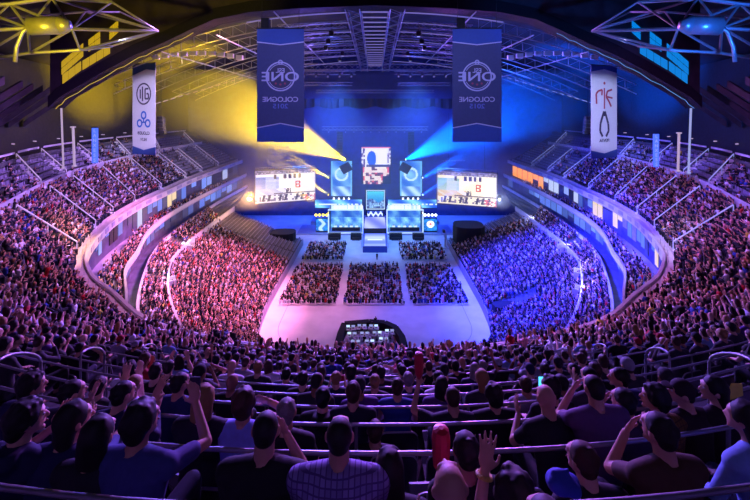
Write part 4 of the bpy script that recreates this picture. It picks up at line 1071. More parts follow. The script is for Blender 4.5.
# --- seat
def seat_proto():
    r = empty('stadium_seat')
    mb = MB()
    n = 8; prof = [(-.20,.44), (-.10,.42), (.08,.43), (.20,.455), (.235,.44)]
    A = [[Vector((x, y, z)) for y, z in prof] for x in (-.23, .23)]
    mb.slab(A[0], A[1], .035); mb.box((0, .0, .2), (.06, .12, .42)); mb.box((0, .0, .012), (.3, .2, .02))
    mb.build('seat', M['seat'], r)
    def outline(w, z0, z1, rr):
        pts = [(-w, z0)]
        for i in range(6): t = math.pi - i/5*math.pi/2; pts.append((-w+rr+rr*math.cos(t), z1-rr+rr*math.sin(t)))
        for i in range(6): t = math.pi/2 - i/5*math.pi/2; pts.append((w-rr+rr*math.cos(t), z1-rr+rr*math.sin(t)))
        pts.append((w, z0)); return pts
    mb = MB(); pts = outline(.235, .46, .86, .09); f = lambda x, z, y0: Vector((x, y0 - .20 - (z-.46)*.16 - .25*(0 if False else (.235**2-x*x))*0.6, z))
    A = [f(x, z, 0) for x, z in pts]; B = [f(x, z, -.035) for x, z in pts]
    c = Vector((0, -.26, .66)); c2 = Vector((0, -.295, .66))
    for i in range(len(A)):
        j = (i+1) % len(A); mb.poly([A[i], A[j], c]); mb.poly([B[j], B[i], c2]); mb.quad(A[i], B[i], B[j], A[j])
    bk = mb.build('backrest', M['seat'], r)
    mb = MB(); mb.path([f(x, z, -.018) for x, z in pts], .012, 5); mb.build('edge_trim', M['seatrim'], bk)
    return r
SEAT = seat_proto()

# --- seat places
def seatline(k, s): return rowpt(k - .645, s)
def face_dir(k, s):
    d = rowpt(k-.645, s+.02) - rowpt(k-.645, s-.02); d.normalize(); n = Vector((-d.y, d.x))
    if n.y < 0 and abs(s) < 4: n = -n
    if abs(s) >= 4 and n.dot(Vector((0, 90)) - rowpt(k, s)) < 0: n = -n
    return n
def places(k, s0, s1, sp, curve):
    S = np.arange(s0, s1, .02); pts = [curve(s) for s in S]; out = []; acc = sp*.5
    for i in range(1, len(S)):
        L = (pts[i]-pts[i-1]).length; acc += L
        if acc >= sp: acc -= sp; out.append(float(S[i]))
    return out
def proj(p):
    return (375 + F*p[0]/p[1], HY + F*(H-p[2])/p[1]) if p[1] > .3 else (9999, 9999)
rimtab = []
for s in np.arange(-12, 12, .01):
    q = off(cE, s, -.25); rimtab.append(proj((q.x, q.y, H-15.6)))
rimtab = np.array(rimtab); 
mask_ = rimtab[:, 1] > 165; rx_ = rimtab[:, 0]; ry_ = rimtab[:, 1]
def hidden_by_rim(p):
    px, py = proj(p)
    if not -60 < px < 810: return True
    # the near part of the rim (front arc) hides what lies under it
    return py > np.interp(px, RX, RY) + 8
# near arc only: |s| < 5.2, px increases with s
sel = []
for s in np.arange(-5.4, 5.4, .02):
    q = off(cE, s, -.25); sel.append(proj((q.x, q.y, H-15.6)))
sel = np.array(sel); order = np.argsort(sel[:, 0]); RX = sel[order, 0]; RY = sel[order, 1]

def visible_px(p, m=30):
    px, py = proj(p); return -m < px < 750+m and py < 500+60

# heroes: (px, k, proto kwargs, cols(skin, hair, shirt, trousers), label, dz)
def near_aisle(s, k, wid=.55):
    for a in (AIS_LOW if k > 13 else AIS_UP):
        if (rowpt(k, abs(s)) - rowpt(k, a)).length < wid: return True
    return False
HERO = []
def hero(px, k, lab, skin=1, hairc='dark', shirt=(.1,.1,.12), tr=0, dz=0.0, dy=0.0, vox=.0095, rz=0.0, check=False, props=None, cat='person', **kw):
    if k <= 1 and vox == .0095: vox = .0078
    best = min(np.arange(-3.2, 3.2, .01), key=lambda s: abs(proj((*seatline(k, s), 0))[0] - px))
    s = float(best); q = seatline(k, s); n = face_dir(k, s)
    pr = make_person('h', vox=vox, fr=.0092 if vox < .012 else .011, check=check, **kw)
    loc = Vector((q.x + n.x*dy, q.y + n.y*dy, rowz(k) + dz)); ang = math.atan2(-n.x, n.y) + rz
    r = person_object(pr, loc, ang, (SKIN[skin], HAIRC[hairc], shirt, TROU[tr], shirt), True)
    tag(r, lab, 'person', 'spectators in the near rows')
    HERO.append((k, s, q, r, pr))
    return r, pr
# k = 0
hero(478, 0, 'bald spectator in a patterned shirt leaning forward and clapping at the bottom centre', 1, 'grey', (.45,.42,.6), dz=-.16, dy=.12, lean=.72, pitch=-.55, armR='clap', armL='clap', hair='bald', check=True, yaw=.05)
hero(566, 0, 'spectator in a teal shirt leaning sideways with one hand raised high, wearing a wristband', 1, 'dark', (.10,.50,.72), dz=-.33, dy=.25, lean=.10, roll=.15, armL=((.20,.22,.95),(.16,.30,1.20),(-.1,.15,1),(-.2,1,0)), armR='lap', hair='short', rz=.1, sleeve='short')
hero(610, 0, 'spectator in a pink shirt slumped forward beside the one in teal', 0, 'dark', (.75,.42,.62), dz=-.36, dy=.28, lean=.5, roll=-.2, armR='chin', hair='bushy', sleeve='long')
# k = 1
hero(342, 1, 'crop-haired spectator seen from behind in a checked shirt at the bottom centre', 1, 'dark', (.62,.56,.78), hair='crop', check=True, broad=1.25, lean=.20, pitch=-.15, dz=.08, dy=-.08)
hero(259, 1, 'crop-haired spectator in black with hand at cheek, left of the checked shirt', 1, 'dark', (.07,.07,.09), hair='crop', broad=1.15, lean=.15, dz=.05, armR='chin', armL='lap', yaw=.1)
hero(391, 1, 'spectator with long dark hair slouching right of the checked shirt', 1, 'dark', (.06,.06,.08), hair='long', dz=-.16, lean=.1, sleeve='long')
hero(476, 1, 'slouching spectator with dark hair behind the red clapper stick', 2, 'dark', (.06,.05,.08), hair='short', dz=-.16, dy=.1, lean=.15)
hero(133, 1, 'spectator in a pale blue shirt holding a phone up with both hands, bottom left', 1, 'black', (.24,.27,.52), hair='bushy', lean=.12, armR='phone', armL='phone', yaw=-.35, tr=1, broad=1.1, dz=.08)
hero(92, 1, 'spectator with long black hair in front of the concrete steps, left of the phone holder', 1, 'black', (.10,.10,.14), hair='long', lean=.05, sleeve='long')
hero(52, 1, 'spectator with long dark hair in a blue jacket turned towards the stage, lower left', 0, 'black', (.07,.09,.30), hair='long', yaw=-.5, lean=.25, sleeve='long', armR='lap')
hero(12, 1, 'dark-haired spectator in a blue hooded top at the left edge', 0, 'black', (.06,.07,.26), hair='bushy', yaw=-.6, lean=.15, sleeve='hood', armR='clap', armL='clap')
0 and hero(548, 1, 'bald spectator bending low over folded hands, right of the raised hand', 1, 'grey', (.12,.10,.16), hair='bald', dz=-.05, lean=.45, sleeve='long')
hero(601, 1, 'brown-haired spectator in a dark jacket bending low, lower right', 0, 'brown', (.12,.10,.14), hair='short', dz=-.24, lean=.35, sleeve='long', yaw=.4)
hero(668, 1, 'dark-haired spectator in a brown shirt seen from behind, lower right', 1, 'dark', (.30,.20,.12), hair='short', lean=.1, yaw=.3, armL='chin')
# k = 2
hero(205, 2, 'fair-haired spectator with long hair in a dark top, left of the pale shirt', 0, 'fair', (.12,.10,.18), hair='long', dz=.10, lean=.05)
hero(242, 2, 'spectator in a pale blue shirt with one arm lifted to the head, left of centre', 1, 'brown', (.55,.60,.92), hair='bushy', dz=.08, armR='head', lean=.05)
hero(284, 2, 'grey-haired spectator in a black top, right of the pale shirt', 1, 'grey', (.06,.06,.08), hair='short', lean=.1)
hero(630, 2, 'dark-haired spectator in a purple shirt with a hand at the mouth, right side', 1, 'black', (.22,.15,.25), hair='short', yaw=.4, armL='chin', lean=.1)
hero(661, 2, 'dark-haired spectator in a golden brown patterned shirt looking left, right side', 1, 'black', (.50,.36,.14), hair='bushy', yaw=.9, lean=.1, check=True)
hero(556, 2, 'bald spectator holding both hands before the face, right of centre', 1, 'grey', (.10,.08,.12), hair='bald', lean=.3, armR='clap', armL='clap', dz=.02)
hero(597, 2, 'broad crop-haired spectator in a mauve shirt, right of centre', 1, 'dark', (.38,.26,.42), hair='crop', broad=1.15, dz=.16, lean=.05, armL='chin')
hero(690, 2, 'spectator in a dark cap in profile, right side', 1, 'black', (.16,.06,.10), hair='cap', yaw=1.0, lean=.15, sleeve='long')
hero(722, 2, 'spectator with long dark hair looking left at the right edge', 0, 'black', (.15,.06,.12), hair='long', yaw=1.0, lean=.1)
hero(108, 2, 'dark-haired spectator reaching an arm forward, left side', 0, 'black', (.08,.10,.28), hair='short', yaw=-.4, lean=.3, armR='clap', sleeve='long')
hero(62, 2, 'spectator in a dark top clapping raised hands, left side', 0, 'black', (.10,.10,.22), hair='short', yaw=-.5, lean=.15, armR='raise', armL='clap')
hero(22, 2, 'spectator in a blue shirt with black hair near the left edge, second occupied row', 0, 'black', (.08,.10,.30), hair='bushy', yaw=-.6, lean=.15)
# k = 3
hero(376, 3, 'spectator in a black T-shirt with one arm along the neighbouring seat, centre', 1, 'brown', (.07,.07,.09), hair='short', armL='spread', lean=-.08, dz=-.22, dy=-.1, vox=.011)
hero(351, 3, 'spectator with a high hair bun, behind the checked shirt', 1, 'brown', (.12,.10,.2), hair='bun', dz=.06, vox=.011)
hero(453, 3, 'crop-haired spectator holding up a red stick, right of centre', 1, 'brown', (.12,.11,.16), hair='crop', armL='raise', lean=.02, vox=.011)
hero(322, 3, 'spectator with dark hair in a black hooded top, left of the hair bun', 1, 'black', (.06,.06,.08), hair='short', sleeve='hood', vox=.011)
hero(496, 3, 'broad dark-haired spectator in a black top, right of the red stick', 1, 'dark', (.07,.06,.09), hair='bushy', broad=1.15, vox=.011)
hero(132, 3, 'spectator in a white T-shirt with an arm stretched out, left side', 0, 'fair', (.80,.82,.95), hair='crop', armR='spread', vox=.011)
hero(176, 3, 'spectator in a navy shirt with dark hair turned right, left side', 1, 'dark', (.12,.14,.36), hair='short', broad=1.15, yaw=-.5, dz=.08, vox=.011)
hero(591, 3, 'crop-haired spectator in a grey shirt with dark hair, right of centre', 1, 'black', (.24,.20,.28), hair='crop', dz=.12, yaw=.2, vox=.011)
hero(621, 3, 'dark-haired spectator in profile in a dark blue shirt, right side', 1, 'black', (.10,.12,.32), hair='short', yaw=.9, dz=.08, vox=.011)
hero(553, 3, 'dark-haired spectator looking towards a lit phone, right of centre', 1, 'black', (.10,.09,.14), hair='bushy', armR='lap', yaw=.4, dz=.05, vox=.011)

# things held by the near spectators
def held(mb, name, m, lab, cat): return tag(mb.build(name, m, smooth=False), lab, cat)
def find_hero(word): return next(h for h in HERO if word in h[3]['label'])
def wrist(word, s_):
    h = find_hero(word); a = next(a for a in h[4]['_e'][2] if a[0] == s_)
    MW = Matrix.Translation(h[3].location) @ Matrix.Rotation(h[3].rotation_euler.z, 4, 'Z')
    return MW @ a[3], MW.to_3x3() @ a[4], MW.to_3x3() @ a[5]
def stick(w, d, lab, L=.32):
    mb = MB(); b_ = w + d*.06; secs = [(0, .020), (.05, .045), (.12, .052), (L-.06, .055), (L-.01, .045), (L, .015)]
    pts = [b_ + Vector((0, 0, 1))*t for t, _ in secs]
    for (t0, r0), (t1, r1), p, q in zip(secs, secs[1:], pts, pts[1:]): mb.tube(p, q, r0, 10, r1)
    return held(mb, 'clapper_stick', M['red'], lab, 'clapper')
w, d, n = wrist('leaning forward and clapping', -1)
mbp = P(441, 474, 2.15); stick(mbp - Vector((0, 0, .0)), Vector((0, 0, .1)), 'red inflatable clapper stick held up before the bald clapping spectator', .26)
w, d, n = wrist('holding up a red stick', -1); stick(w, d.normalized(), 'red clapper stick held up by the crop-haired spectator right of centre', .30)
w, d, n = wrist('holding a phone up', 1)
mb = MB(); mb.box(w + d.normalized()*.09 + Vector((0, .02, 0)), (.075, .012, .15)); held(mb, 'mobile_phone', M['dark'], 'dark mobile phone held up by the spectator in pale blue', 'phone')
w, d, n = wrist('one hand raised high', -1)
mb = MB()
for i in range(14):
    t = 2*math.pi*i/14; u = d.normalized().orthogonal().normalized(); v = d.normalized().cross(u)
    mb.tube(w - d.normalized()*.02 + (u*math.cos(t)+v*math.sin(t))*.034, w - d.normalized()*.02 + (u*math.cos(t+.45)+v*math.sin(t+.45))*.034, .011, 5)
held(mb, 'wristband', mat('wristband_yellow', (.7,.5,.1), .5), 'yellow wristband on the raised arm at the bottom, right of centre', 'wristband')
mb = MB(); pz = rowpt(2.2, 0); p = P(560, 482, 1.95)
bl = Blob(); bl.sph(p, (.075, .07, .048)); bl.sph(p + Vector((.055, .02, -.02)), (.06, .05, .04)); [bl.sph(p + Vector((random.uniform(-.06, .08), -.03, random.uniform(-.03, .03))), .03) for _ in range(9)]; bl.cap(p + Vector((-.04, 0, .05)), p + Vector((.04, 0, .06)), .015, .015); me = bl.mesh('backpack', .015); me.materials.append(mat('bag_blue', (.03,.06,.40), .8)); o = bpy.data.objects.new('backpack', me); C.objects.link(o)
tag(o, 'small blue bag lying between the two lowest spectators right of centre', 'bag')
p = P(737, 396, 3.6); mb = MB(); mb.poly([p + Vector(v) for v in ((-.10, 0, -.05), (.09, .03, -.02), (.10, .05, .08), (-.03, .02, .10))]); mb.poly([p + Vector(v) + Vector((0, .01, 0)) for v in ((-.10, 0, -.05), (.09, .03, -.02), (.10, .05, .08), (-.03, .02, .10))][::-1])
held(mb, 'paper_sheet', mat('paper_yellow', (.95,.85,.12), .6), 'bright yellow paper held up near the right edge', 'paper')
w, d, n = wrist('lit phone', 1)
p = P(541, 381, 4.4); mb = MB(); mb.box(p, (.08, .012, .14)); mb.m = 1; mb.box(p + Vector((0, -.01, 0)), (.065, .004, .115)); held(mb, 'mobile_phone', [M['dark'], M['e_cyanl']], 'small phone with a lit blue display right of centre', 'phone')

# --- all seat places near the camera, nearest first
cand = []
for k in range(0, 24):
    S = places(k, -3.3 if k < 7 else -4.7, 3.3 if k < 7 else 4.7, .57, lambda s: seatline(k, s))
    for s in S:
        if near_aisle(s, k, .75): continue
        q = seatline(k, s); hp = (q.x, q.y, rowz(k)+1.22)
        if not visible_px(hp, 25): continue
        cand.append((k, s, q, hp))
cand.sort(key=lambda c: c[2].length)
crowd = []   # (x, y, z, yaw, lod)
n_ind = 0; n_seat = 0; rows_used = {}
IND_MAX = 262; SEAT_MAX = 215
picked = []
for k, s, q, hp in cand:
    px, py = proj(hp)
    blocked = any(h[0] == k and (h[2]-q).length < .42 for h in HERO)
    fill = .90
    if k == 0: fill = 0 if px < 620 else .0
    if k == 1: fill = .8 if (px < 5 or px > 690) else 0
    if k == 2: fill = .0 if 295 < px < 545 else (.35 if px < 400 else .5)
    if k == 3: fill = .55
    if k in (4, 5): fill = .82
    n = face_dir(k, s)
    if n_seat < SEAT_MAX:
        if not any(h[0] == k and (h[2]-q).length < .3 for h in HERO) or True:
            n_seat += 1; picked.append((k, s, q, n))
    if blocked or random.random() > fill: continue
    if n_ind < IND_MAX: n_ind += 1; rows_used.setdefault(k, []).append((s, q, n))
    else: crowd.append((q.x, q.y, rowz(k), math.atan2(-n.x, n.y), 1))
# seats
first = True
byrow = {}
for k, s, q, n in picked: byrow.setdefault((k, 'left' if s < 0 else 'right'), []).append((abs(s), q, n))
for (k, side), L in sorted(byrow.items(), key=lambda t: (t[0][0], t[0][1])):
    L.sort(key=lambda t: t[0])
    for i, (_, q, n) in enumerate(L):
        o = SEAT if first else copy_tree(SEAT); first = False
        o.location = (q.x, q.y, rowz(k)); o.rotation_euler = (0, 0, math.atan2(-n.x, n.y))
        tag(o, 'dark stadium seat, %s row from the bottom, %s place %s of centre' % (ORD[k+1], ORD[min(i+1, 36)], side), 'seat', 'stadium seats in the near rows')
# individual spectators
HN = {'short': 'short', 'long': 'long', 'bushy': 'thick', 'crop': 'cropped', 'bun': 'tied-up'}
ACT = {'chin': ', hand at chin', 'clap': ' clapping', 'raise': ' raising one arm', 'phone': ', hands up', 'head': ', hands behind head'}
built = {}
for k in sorted(rows_used):
    for side, sg in (('left', -1), ('right', 1)):
        L = sorted([t for t in rows_used[k] if t[0]*sg >= 0], key=lambda t: abs(t[0]))
        for i, (s, q, n) in enumerate(L):
            pi = random.randrange(len(PROTO)); pr, hair, kw = PROTO[pi]
            if kw.get('armR') in ('raise', 'phone', 'head') and random.random() < .6: pi = 0; pr, hair, kw = PROTO[0]
            hc_ = random.choices(['dark', 'brown', 'black', 'fair', 'grey'], [5, 4, 4, 1.5, .6])[0]
            sc_ = random.choices(list(SHIRT), [9, 5, 4, 1.8, 1.6, 1.0, .8, 1.4, .3, .6, .5, .5, .1])[0]
            cols = (random.choice(SKIN), HAIRC[hc_], SHIRT[sc_], random.choice(TROU), SHIRT[random.choice(['black', 'navy', 'black', 'dark grey', 'red', 'light grey'])])
            ang = math.atan2(-n.x, n.y) + random.uniform(-.2, .2); loc = (q.x, q.y, rowz(k))
            if pi not in built: r = person_object(pr, loc, ang, cols); built[pi] = r
            else:
                r = copy_tree(built[pi]); r.location = loc; r.rotation_euler = (0, 0, ang); paint(r, cols)
            if random.random() < .3: r.scale = (-1, 1, 1)
            r.scale = (r.scale[0], 1, random.uniform(.95, 1.05))
            hd = {'bald': 'bald', 'cap': 'capped'}.get(hair) or '%s %s-haired' % (HN[hair], hc_) if hair in ('bald', 'cap') else '%s-haired' % hc_
            tag(r, '%s spectator in %s%s, %s row, %s place %s of centre' % (hd, sc_, ACT.get(kw.get('armR'), ''), ORD[k+1], ORD[min(i+1, 36)], side), 'person', 'spectators in the near rows')

# --- handrails
def handrail(k, lim=3.2, group='handrails across the near rows', lab=None, posts=True, h=.66):
    SS = srange(-lim, lim, .08); root = empty('handrail', (0, rowpt(k, 0).y, rowz(k)))
    o = Vector(root.location)
    mb = MB(); mb.path([V3(rowpt(k, s), rowz(k)+h) for s in SS], .017, 6); mb.rebase(o).build('rail', M['rail'], root, smooth=True)
    S = places(k, -lim, lim, 2.3, lambda s: rowpt(k, s))
    for s in S[:40]:
        p = rowpt(k, s)
        if not -60 < proj((p.x, p.y, 0))[0] < 810: continue
        mb = MB(); mb.tube(V3(p, rowz(k)-.3), V3(p, rowz(k)+h), .018, 6); mb.rebase(o).build('post', M['rail'], root)
    tag(root, lab or 'long curved steel handrail crossing in front of the %s row of seats from the bottom' % ORD[k+1], 'handrail', group)
for k in (0, 1, 2, 3, 4, 5, 7, 9, 12, 16, 20): handrail(k, 3.2 if k < 8 else 4.4)
handrail(24, 5.6, lab='steel handrail along the lower edge of the upper tier above the dark arena rim')
# inverted U rails at the aisles
for j, (sa, k) in enumerate(((-.95, 3), (-.95, 5), (-2.2, 5), (.95, 3), (.95, 5), (2.2, 5), (-.95, 8), (.95, 8))):
    a = rowpt(k, sa); b = rowpt(k-.9, sa); d = (b-a).normalized(); z = rowz(k)
    A = V3(a, z); B = V3(b, z+.5); pts = []
    for t in srange(0, math.pi, .3): pts.append(A.lerp(B, .5 - .5*math.cos(t)) + Vector((0, 0, .85 + .14*math.sin(t))))
    mb = MB(); mb.path([A] + pts + [B], .02, 6)
    tag(mb.build('stair_rail', M['rail'], smooth=True), 'inverted U steel rail on the %s aisle steps beside the %s row' % (('left' if sa < 0 else 'right') + (' outer' if abs(sa) > 1 else ' inner'), ORD[k+1]), 'handrail', 'aisle stair rails')

# ------------------------------------------------------------------ far crowd (one object) and far seats (one object)
def sample_side(klist, s0, s1, dens, empties):
    for k in klist:
        for sg in (-1, 1):
            S = places(k, s0, s1, .56, lambda s: seatline(k, s))
            for s in S:
                if near_aisle(s, k, .6): continue
                q = seatline(k, s*sg); n = face_dir(k, s*sg); px, py = proj((q.x, q.y, rowz(k)+1))
                if not -40 < px < 790: continue
                if random.random() < dens(k, s, sg): crowd.append((q.x, q.y, rowz(k), math.atan2(-n.x, n.y), 0 if q.y > 24 else 1))
                elif empties: seats.append((q.x, q.y, rowz(k), math.atan2(-n.x, n.y)))
seats = []
sample_side(range(14, 24), 4.7, 11.8, lambda k, s, g: .95 if s < 8.9 else (.55 if s < 9.95 else (.10 if s < 10.6 else .02)), True)
sample_side(range(8, 14), 4.7, 11.2, lambda k, s, g: .55 if s < 5.2 else (.18 if s < 6 else (.04 if not 7.9 < s < 9 else .22)), True)
for r in range(5):
    for sg in (-1, 1):
        cvf = lambda s: cv(cLM, s).lerp(cv(cLT, s), (r+.45)/5)
        for s in places(0, 3.0, 10.6, .56, cvf):
            p = cvf(s*sg); z = H-26.6+.42*r; n = (Vector((0, 85)) - p).normalized()
            n = Vector((-math.copysign(1, p.x)*.9, .3)).normalized()
            if not hidden_by_rim((p.x, p.y, z+1.2)) and random.random() < .9 and abs(s-7) > .12 and abs(s-9) > .12: crowd.append((p.x, p.y, z, math.atan2(-n.x, n.y), 0))
for r in range(NR):
    for sg in (-1, 1):
        cvf = lambda s: lowpt(r+.45, s)
        for s in places(0, 0.3, 11.95, .56, cvf):
            p = cvf(s*sg); z = lowz(r); n = Vector((-math.copysign(1, p.x)*.85, .5)).normalized()
            if hidden_by_rim((p.x, p.y, z+1.2)) or proj(p.to_3d())[0] != proj(p.to_3d())[0]: continue
            if sg < 0 and abs(p.x+24) < 3.6 and abs(p.y-98) < 3: continue
            if sg > 0 and abs(p.x-24.2) < 4.3 and abs(p.y-97) < 4: continue
            if sg > 0 and abs(p.x-23) < 4 and abs(p.y-62) < 1.8: continue
            thr = 10.5 - .035*(NR-r) if sg < 0 else 11.0
            if abs((s % 1.6) - .8) < .03: continue
            if s < thr and random.random() < .95: crowd.append((p.x, p.y, z, math.atan2(-n.x, n.y), 0))
            else: seats.append((p.x, p.y, z, math.atan2(-n.x, n.y)))
# terrace guests
for sg in (-1, 1):
    for s in places(0, 3.0, 11.3, .62, lambda s: off(cR, s, .8)):
        for o_ in ((.7, 1.6, 2.5) if s < 7 else (.7, 1.6)):
            if random.random() < .85:
                p = off(cR, s*sg, o_); n = Vector((-math.copysign(1, p.x)*.85, .5)).normalized()
                if not hidden_by_rim((p.x, p.y, H-20)): crowd.append((p.x, p.y, H-21.2, math.atan2(-n.x, n.y), 0))
# arena floor blocks
for x0, x1, y0, y1 in ((-17.1, -7.0, 68.0, 84.8), (-5.3, 5.0, 68.0, 84.8), (6.9, 17.0, 68.0, 84.8), (-16.9, -7.2, 88.4, 98.5), (6.5, 17.0, 88.4, 98.5)):
    y = y0
    while y < y1:
        x = x0
        while x < x1:
            if random.random() < .93: crowd.append((x + random.uniform(-.05, .05), y, 0, random.uniform(-.2, .2), 0))
            else: seats.append((x, y, 0, 0))
            x += .54
        y += 1.0

def template(nseg, arms, hr):
    V = []; Fc = []; K = []   # K: 0 shirt 1 skin 2 hair 3 trousers
    def rings(rs, kind):
        b = len(V)
        for (cx, cy, cz, rx, ry) in rs:
            for i in range(nseg):
                t = 2*math.pi*i/nseg; V.append((cx+rx*math.cos(t), cy+ry*math.sin(t), cz)); K.append(kind)
        for j in range(len(rs)-1):
            for i in range(nseg): i2 = (i+1) % nseg; Fc.append((b+j*nseg+i, b+j*nseg+i2, b+(j+1)*nseg+i2, b+(j+1)*nseg+i))
        c = len(V); V.append((rs[-1][0], rs[-1][1], rs[-1][2]+.005)); K.append(kind)
        for i in range(nseg): Fc.append((b+(len(rs)-1)*nseg+i, b+(len(rs)-1)*nseg+(i+1) % nseg, c, c))
    rings([(0,0,.42,.18,.13), (0,0,.72,.165,.12), (0,0,.95,.22,.12), (0,0,1.04,.13,.09)], 0)
    rings([(0,0,1.02,.055,.055), (0,.01,1.12,.065,.075), (0,.02,1.20,.078,.092), (0,.015,1.29,.070,.082), (0,.01,1.335,.03,.035)], 1)
    if hr: rings([(0,-.035,1.10,.066,.055), (0,-.018,1.20,.086,.082), (0,-.012,1.30,.080,.092), (0,-.01,1.352,.04,.05)], 2)
    def bar(a, b_, r, kind):
        a = Vector(a); b_ = Vector(b_); d = (b_-a).normalized(); u = d.orthogonal().normalized(); w = d.cross(u); k = len(V)
        for p, rr in ((a, r), (b_, r*.7)):
            for i in range(4): t = math.pi/2*i; V.append(tuple(p + (u*math.cos(t)+w*math.sin(t))*rr)); K.append(kind)
        for i in range(4): j = (i+1) % 4; Fc.append((k+i, k+j, k+4+j, k+4+i))
        Fc.append((k+4, k+5, k+6, k+7))
    for s_ in (-1, 1):
        bar((s_*.1, 0, .5), (s_*.13, .42, .52), .10, 3); bar((s_*.13, .42, .52), (s_*.13, .42, .06), .07, 3)
        if arms == 0: bar((s_*.2, 0, .95), (s_*.26, .1, .72), .055, 0); bar((s_*.26, .1, .72), (s_*.1, .32, .66), .045, 1)
        elif arms == 1: bar((s_*.2, 0, .95), (s_*.28, .2, .84), .055, 0); bar((s_*.28, .2, .84), (s_*.05, .38, 1.05), .045, 1)
        else: bar((s_*.2, 0, .98), (s_*.28, .08, 1.25), .055, 0); bar((s_*.28, .08, 1.25), (s_*.22, .14, 1.52), .042, 1)
    return np.array(V, np.float32), np.array(Fc, np.int32), np.array(K, np.int32)
def build_crowd(name, items, temps, palette):
    VV = []; FF = []; CC = []; base = 0
    shirts = np.array([lin(c) for c in palette['shirt']]); skins = np.array([lin(c) for c in SKIN]); hairs = np.array([lin(c) for c in HAIRC.values()]); tr = np.array([lin(c) for c in TROU])
    items = np.array(items, np.float64)
    tid = rng.choice(len(temps), len(items), p=palette['p'])
    for ti, (tv, tf, tk) in enumerate(temps):
        it = items[tid == ti]
        if not len(it): continue
        n = len(it); it = it.copy(); it[:, 0] += rng.normal(0, .07, n); it[:, 1] += rng.normal(0, .09, n); a = it[:, 3] + rng.normal(0, .3, n); sc = rng.normal(1.04, .05, n); zs = rng.normal(1.0, .08, n); ln = rng.normal(.08, .14, n)
        x = tv[None, :, 0]*sc[:, None]; z = tv[None, :, 2]*zs[:, None]; y = tv[None, :, 1]*sc[:, None] + np.maximum(0, z-.45)*ln[:, None]
        X = x*np.cos(a)[:, None] - y*np.sin(a)[:, None] + it[:, 0:1]; Y = x*np.sin(a)[:, None] + y*np.cos(a)[:, None] + it[:, 1:2]; Z = z + it[:, 2:3]
        VV.append(np.stack([X, Y, Z], -1).reshape(-1, 3)); nv = len(tv)
        FF.append((tf[None] + (np.arange(n)*nv)[:, None, None] + base).reshape(-1, 4)); base += n*nv
        cs = np.stack([shirts[rng.choice(len(shirts), n, p=palette['w'])], skins[rng.integers(0, len(skins), n)], hairs[rng.choice(len(hairs), n, p=[.3,.25,.25,.13,.07])], tr[rng.integers(0, len(tr), n)]], 1)
        CC.append(cs[:, tk].reshape(-1, 3))
    V = np.concatenate(VV).astype(np.float32); Fq = np.concatenate(FF); Cc = np.concatenate(CC)
    me = bpy.data.meshes.new(name); 
    tri = Fq[:, 2] == Fq[:, 3]
    ls = np.where(tri, 3, 4); starts = np.concatenate([[0], np.cumsum(ls)[:-1]])
    keep = np.ones(Fq.shape, bool); keep[tri, 3] = False; loops = Fq[keep]
    me.vertices.add(len(V)); me.vertices.foreach_set('co', V.ravel()); me.loops.add(len(loops)); me.loops.foreach_set('vertex_index', loops.astype(np.int32))
    me.polygons.add(len(Fq)); me.polygons.foreach_set('loop_start', starts.astype(np.int32)); me.polygons.foreach_set('loop_total', ls.astype(np.int32)); me.update(calc_edges=True)
    at = me.color_attributes.new('Col', 'FLOAT_COLOR', 'POINT'); at.data.foreach_set('color', np.concatenate([Cc, np.ones((len(Cc), 1))], 1).astype(np.float32).ravel())
    me.polygons.foreach_set('use_smooth', np.ones(len(Fq), bool))
    me.materials.append(M['crowd']); o = bpy.data.objects.new(name, me); C.objects.link(o); return o
PAL = dict(shirt=[(.05,.05,.06), (.12,.12,.14), (.08,.1,.22), (.95,.95,.97), (.75,.75,.8), (.2,.3,.65), (.75,.12,.16), (.3,.2,.4), (.9,.6,.6), (.85,.8,.3)],
           w=[.30,.16,.09,.18,.07,.06,.05,.05,.03,.01], p=[.47,.17,.035,.21,.09,.025])
temps = [template(7, a, h) for a, h in ((0, 1), (1, 1), (2, 1), (0, 0), (1, 0), (2, 0))]
print('crowd', len(crowd), 'seats', len(seats), 'ind', n_ind)
o = build_crowd('crowd', crowd, temps, PAL)
tag(o, 'dense crowd of seated spectators filling the stands and the arena floor', 'crowd', kind='stuff')
# far seats
sv = []; sf = []
for (cx, cy, cz, wx, wy, wz) in ((0, 0, .44, .46, .42, .06), (0, -.22, .68, .46, .05, .42)):
    b = len(sv)
    for z in (-.5, .5):
        for x, y in ((-.5,-.5), (.5,-.5), (.5,.5), (-.5,.5)): sv.append((cx+x*wx, cy+y*wy, cz+z*wz))
    for q in ((0,3,2,1),(4,5,6,7),(0,1,5,4),(1,2,6,5),(2,3,7,6),(3,0,4,7)): sf.append(tuple(b+i for i in q))
sv = np.array(sv); sf = np.array(sf); it = np.array(seats); n = len(it)
X = sv[None,:,0]*np.cos(it[:,3:4]) - sv[None,:,1]*np.sin(it[:,3:4]) + it[:,0:1]; Y = sv[None,:,0]*np.sin(it[:,3:4]) + sv[None,:,1]*np.cos(it[:,3:4]) + it[:,1:2]; Z = sv[None,:,2] + it[:,2:3]
me = bpy.data.meshes.new('empty_seats'); me.from_pydata(np.stack([X,Y,Z],-1).reshape(-1,3).tolist(), [], (sf[None]+(np.arange(n)*16)[:,None,None]).reshape(-1,4).tolist()); me.materials.append(M['seatpale'])
o = bpy.data.objects.new('empty_seats', me); C.objects.link(o); tag(o, 'rows of empty pale-edged seats in the upper and stage-end sections', 'seats', kind='stuff')

